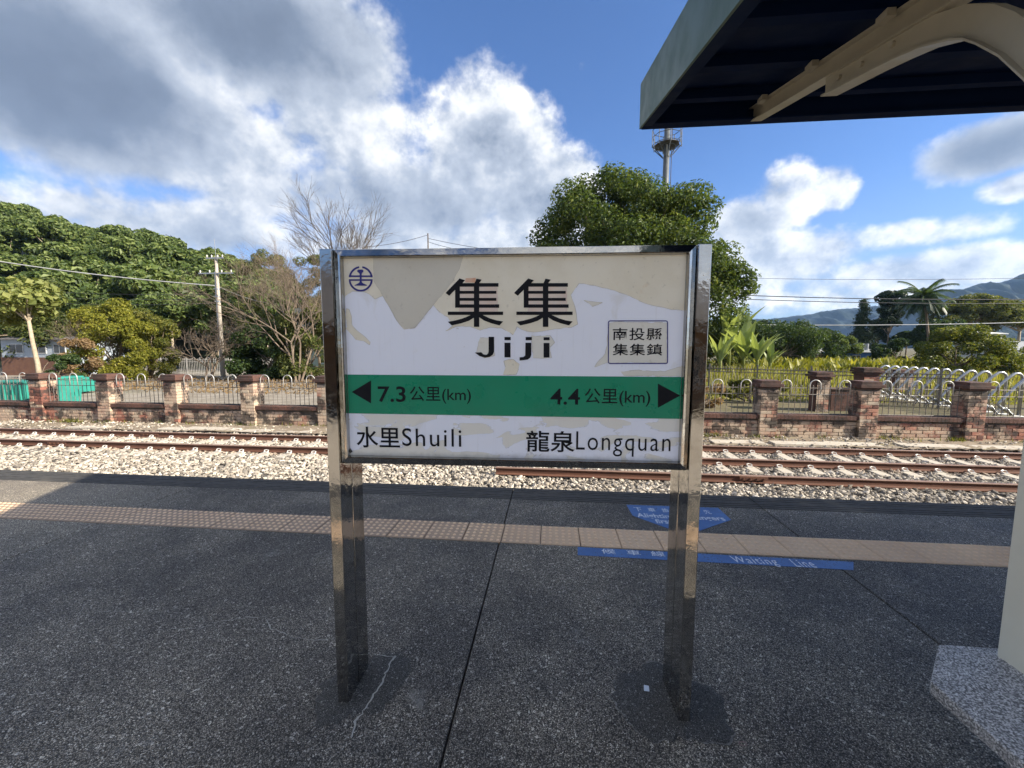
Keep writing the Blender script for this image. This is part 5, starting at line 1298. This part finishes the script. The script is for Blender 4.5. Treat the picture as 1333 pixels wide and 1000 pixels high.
house(1290, 70, 3.2, 4, 4.6, .5, 'small white house showing above the yellow green bush', 'wall_white', 'wall_white', [(0, 3.4, .9, .6)], 0, 'shed')
house(1345, 52, 6.0, 5, 2.3, 1.0, 'grey roofed house at the right of the yellow green bush', 'wall_white', 'roof_grey', [(-1.5, .9, 1.0, .8)], .15, 'gable')
def pole(px, Y, pyt, label, arms=True, r0=.17, mat='pole_concrete', name='utility_pole'):
    q = on_y(px, pyt, Y); h = q.z-ZG; t_ = thing(name, label, 'pole', (q.x, Y, ZG)); m = MB(); m.tube([(0, 0, 0), (0, 0, h)], [r0, r0*.62], 12); m.build('shaft', MT[mat], t_, smooth=True)
    if arms:
        for z, L in ((h-.15, .75), (h-1.35, 1.5), ):
            m = MB(); m.box(-L, L, -.16, -.08, z-.05, z+.05); a = m.build('crossarm', MT['galvanised'], t_)
            for k in (-.9, -.35, .35, .9):
                m = MB(); m.tube([(L*k, -.12, z+.05), (L*k, -.12, z+.16), (L*k, -.12, z+.26)], [.03, .06, .03], 6); m.build('insulator', MT['porcelain'], a)
        for z in (h-2.6, h-3.2, h-3.6):
            m = MB(); m.tube([(-.12, -.16, z), (-.24, -.18, z)], .05, 6); m.tube([(0, 0, z-.06), (0, 0, z+.06)], .155, 10); m.build('bracket', MT['galvanised'], t_)
        m = MB(); m.tube([(-.21, -.02, .2), (-.17, -.02, h-1.2)], .045, 6); m.build('conduit', MT['galvanised'], t_)
        m = MB(); m.tube([(0, 0, h), (-.05, 0, h+1.4)], .02, 5); m.build('mast', MT['galvanised'], t_)
    return Vector((q.x, Y, q.z))
P1 = pole(281, 31, 334, 'pale concrete utility pole with crossarms rising from the bare shrub')
P2 = pole(557, 60, 304, 'distant utility pole whose top shows above the sign', False, .15, 'bare_grey')
pole(1050, 95, 423, 'small white lamp post above the dark hedge', False, .12, 'wall_white', 'lamp_post')
def wire(a, b, sag, r_, mat, label, name='power_line'):
    m = MB(); a, b = Vector(a), Vector(b); m.tube([tuple(a.lerp(b, k/24)-Vector((0, 0, 4*sag*(k/24)*(1-k/24)))) for k in range(25)], r_, 4)
    return tag(m.build(name, MT[mat], loc=(0, 0, 0)), label, 'cable')
pa = on_y(279, 372, 30.8); pe = on_y(-40, 334, 31)
wire(pa, pe, .25, .045, 'wire_pale', 'thick pale cable running from the utility pole across the wood')
for k, (py1, py0) in enumerate(((383, 372), (389, 380), (395, 388))):
    wire(on_y(279, py1, 30.8), on_y(-40, py0, 31), .3, .016, 'wire_black', ('upper', 'middle', 'lower')[k]+' thin black cable below the thick pale cable', 'power_line')
wire(on_y(282, 372, 30.8), on_y(360, 396, 44), .3, .02, 'wire_pale', 'pale cable from the utility pole sloping towards the bare trees')
wire(on_y(282, 384, 30.8), on_y(345, 415, 36), .3, .016, 'wire_black', 'thin dark cable from the utility pole sloping into the bare tree')
for k, (px, py) in enumerate(((470, 322), (690, 330), (640, 330))):
    wire(P2-Vector((0, 0, .2+.5*k)), on_y(px, py, (52, 58, 50)[k]), .3, .03, 'wire_black', ('cable falling to the left from the distant pole', 'cable falling to the right from the distant pole', 'lower cable falling to the right from the distant pole')[k])
for k, (y0, y1, mat, rr3, nm) in enumerate(((361, 360, 'wire_black', .022, 'faint topmost power line crossing the clouds above the mountains'), (383, 389, 'wire_black', .055, 'upper thick black power line in front of the mountain ridge'), (388, 394.5, 'wire_black', .045, 'lower thick black power line in front of the mountain ridge'), (422, 417, 'wire_pale', .05, 'pale power line passing in front of the palm trunk'))):
    wire(on_y(930, y0, 58), on_y(1420, y1, 58), .35, rr3, mat, nm)
# telecom mast
q = on_y(867.5, 205, 60); tw = thing('telecom_mast', 'grey telecom mast with service platform behind the big tree', 'mast', (q.x, 60, ZG)); ht = 37.0
m = MB(); m.tube([(0, 0, 0), (0, 0, ht)], [.55, .36], 14); m.build('shaft', MT['tower_grey'], tw, smooth=True)
zt = on_y(867, 189, 60).z-ZG
m = MB()
for k in range(8):
    a0, a1 = k*math.pi/4, (k+1)*math.pi/4
    for rr4, z in ((1.95, zt), (1.95, zt+1.1), (1.95, zt+2.0), (1.15, zt-.25)): m.tube([(rr4*math.cos(a0), rr4*math.sin(a0), z), (rr4*math.cos(a1), rr4*math.sin(a1), z)], .05, 4)
    m.tube([(1.95*math.cos(a0), 1.95*math.sin(a0), zt-.3), (1.95*math.cos(a0), 1.95*math.sin(a0), zt+2.0)], .05, 4)
    m.tube([(1.95*math.cos(a0), 1.95*math.sin(a0), zt), (.5*math.cos(a0), .5*math.sin(a0), zt-1.6)], .06, 4)
m.build('handrail', MT['tower_grey'], tw)
m = MB(); m.prism([(1.7*math.cos(k*math.pi/4), 1.7*math.sin(k*math.pi/4)) for k in range(8)], zt-.06, zt); m.build('deck', MT['roof_tile'], tw)
m = MB(); m.tube([(.62, -.2, 0), (.62, -.2, ht-2)], .05, 5); m.build('cable_run', MT['roof_tile'], tw)
m = MB(); m.tube([(-3.4, 0, zt+2.55), (-1.5, 0, zt+2.55)], .05, 4)
for x in (-3.2, -2.7, -2.2): m.tube([(x, 0, zt+2.2), (x, 0, zt+2.9)], .03, 4)
m.tube([(-1.6, 0, zt+2.55), (0, 0, zt+2.55)], .06, 4); m.build('aerial', MT['tower_grey'], tw)

def mountain(name, ridge, Y, depth, seed, amp):
    r = np.random.default_rng(seed); px = np.arange(ridge[0][0], ridge[-1][0]+.1, 2.0); py = np.interp(px, [a for a, b in ridge], [b for a, b in ridge])
    py = py+np.convolve(r.normal(0, amp, len(px)+6), np.ones(4)/4, 'same')[3:-3]
    top = [on_y(a, b, Y) for a, b in zip(px, py)]; rows = 22; V = []
    for j in range(rows):
        f = j/(rows-1); y = Y-depth*(1-f)
        for i_, t_ in enumerate(top):
            zz = ZG-1+(t_.z-ZG+1)*(f**.8)*(1+ (.10*math.sin(i_*.19+j*.5)+.07*math.sin(i_*.47+seed))*(1-f)*f*4)+ (r.normal(0, 1.6) if 0 < j < rows-1 else 0)
            V.append((t_.x*(y/Y)*.5+t_.x*.5, y, zz))
    n = len(top)
    for t_ in top: V.append((t_.x, Y+depth*.8, ZG-2))
    i = np.arange(n*(rows+1)).reshape(rows+1, n)
    return structure(np_mesh(name, np.array(V), np.stack([i[:-1, :-1], i[:-1, 1:], i[1:, 1:], i[1:, :-1]], -1).reshape(-1, 4), MT['leaf_mountain'], smooth=True))
mountain('mountain', [(640, 436), (760, 428), (860, 424), (948, 417), (1003, 415), (1044, 410.6), (1075, 404.5), (1118, 400.7), (1168, 396.5), (1230, 400), (1330, 404), (1420, 410)], 1500, 500, 5, .8)
mountain('mountain', [(1120, 432), (1160, 405), (1189, 386), (1214, 378), (1254, 377), (1276, 369), (1304, 368), (1333, 357), (1380, 345), (1440, 335), (1520, 345)], 1150, 420, 6, .8)

# ------------------------------------------------------------------ behind the camera: the station across the other track
st = thing('station_building', 'dark timber station house across the other track behind the viewer', 'building', (-2.0, -13.5, ZG))
m = MB(); m.box(-11, 11, -6, 0, 0, 3.6); m.build('wall', MT['timber'], st)
m = MB(); e = 1.6; m.v = [(-11-e, -6-e, 3.4), (11+e, -6-e, 3.4), (11+e, e, 3.4), (-11-e, e, 3.4), (-7, -3, 6.6), (7, -3, 6.6)]; m.f = [(0, 1, 5, 4), (1, 2, 5), (2, 3, 4, 5), (3, 0, 4), (3, 2, 1, 0)]; m.build('roof', MT['roof_tile'], st)
for k in range(5):
    x = -8.5+4.2*k; m = MB(); m.box(x-.8, x+.8, .0, .06, 1.0, 2.5); w_ = m.build('window', MT['wall_white'], st); m = MB(); m.box(x-.7, x-.03, .062, .07, 1.1, 2.4); m.box(x+.03, x+.7, .062, .07, 1.1, 2.4); m.build('pane', MT['window_glass'], w_)
for k in range(6): m = MB(); m.box(-10.4+4.2*k-.09, -10.4+4.2*k+.09, 1.1, 1.28, 0, 3.45); m.build('veranda_post', MT['timber'], st)

# ------------------------------------------------------------------ air
m = MB(); m.box(-2400, 2400, -2400, 2400, ZG-2.2, 460)
hz = m.build('haze', None)
hm = bpy.data.materials.new('haze'); hm.use_nodes = True; T = NT(hm.node_tree); T.n.clear()
pv = T.add('ShaderNodeVolumePrincipled'); pv.inputs['Color'].default_value = (.36, .60, 1.0, 1); pv.inputs['Density'].default_value = .00011; pv.inputs['Anisotropy'].default_value = 0.2
out = T.add('ShaderNodeOutputMaterial'); T.link(pv.outputs[0], out.inputs['Volume']); hz.data.materials.append(hm)
stuff(tag(hz, 'thin pale haze in the air over the whole valley', 'haze'))
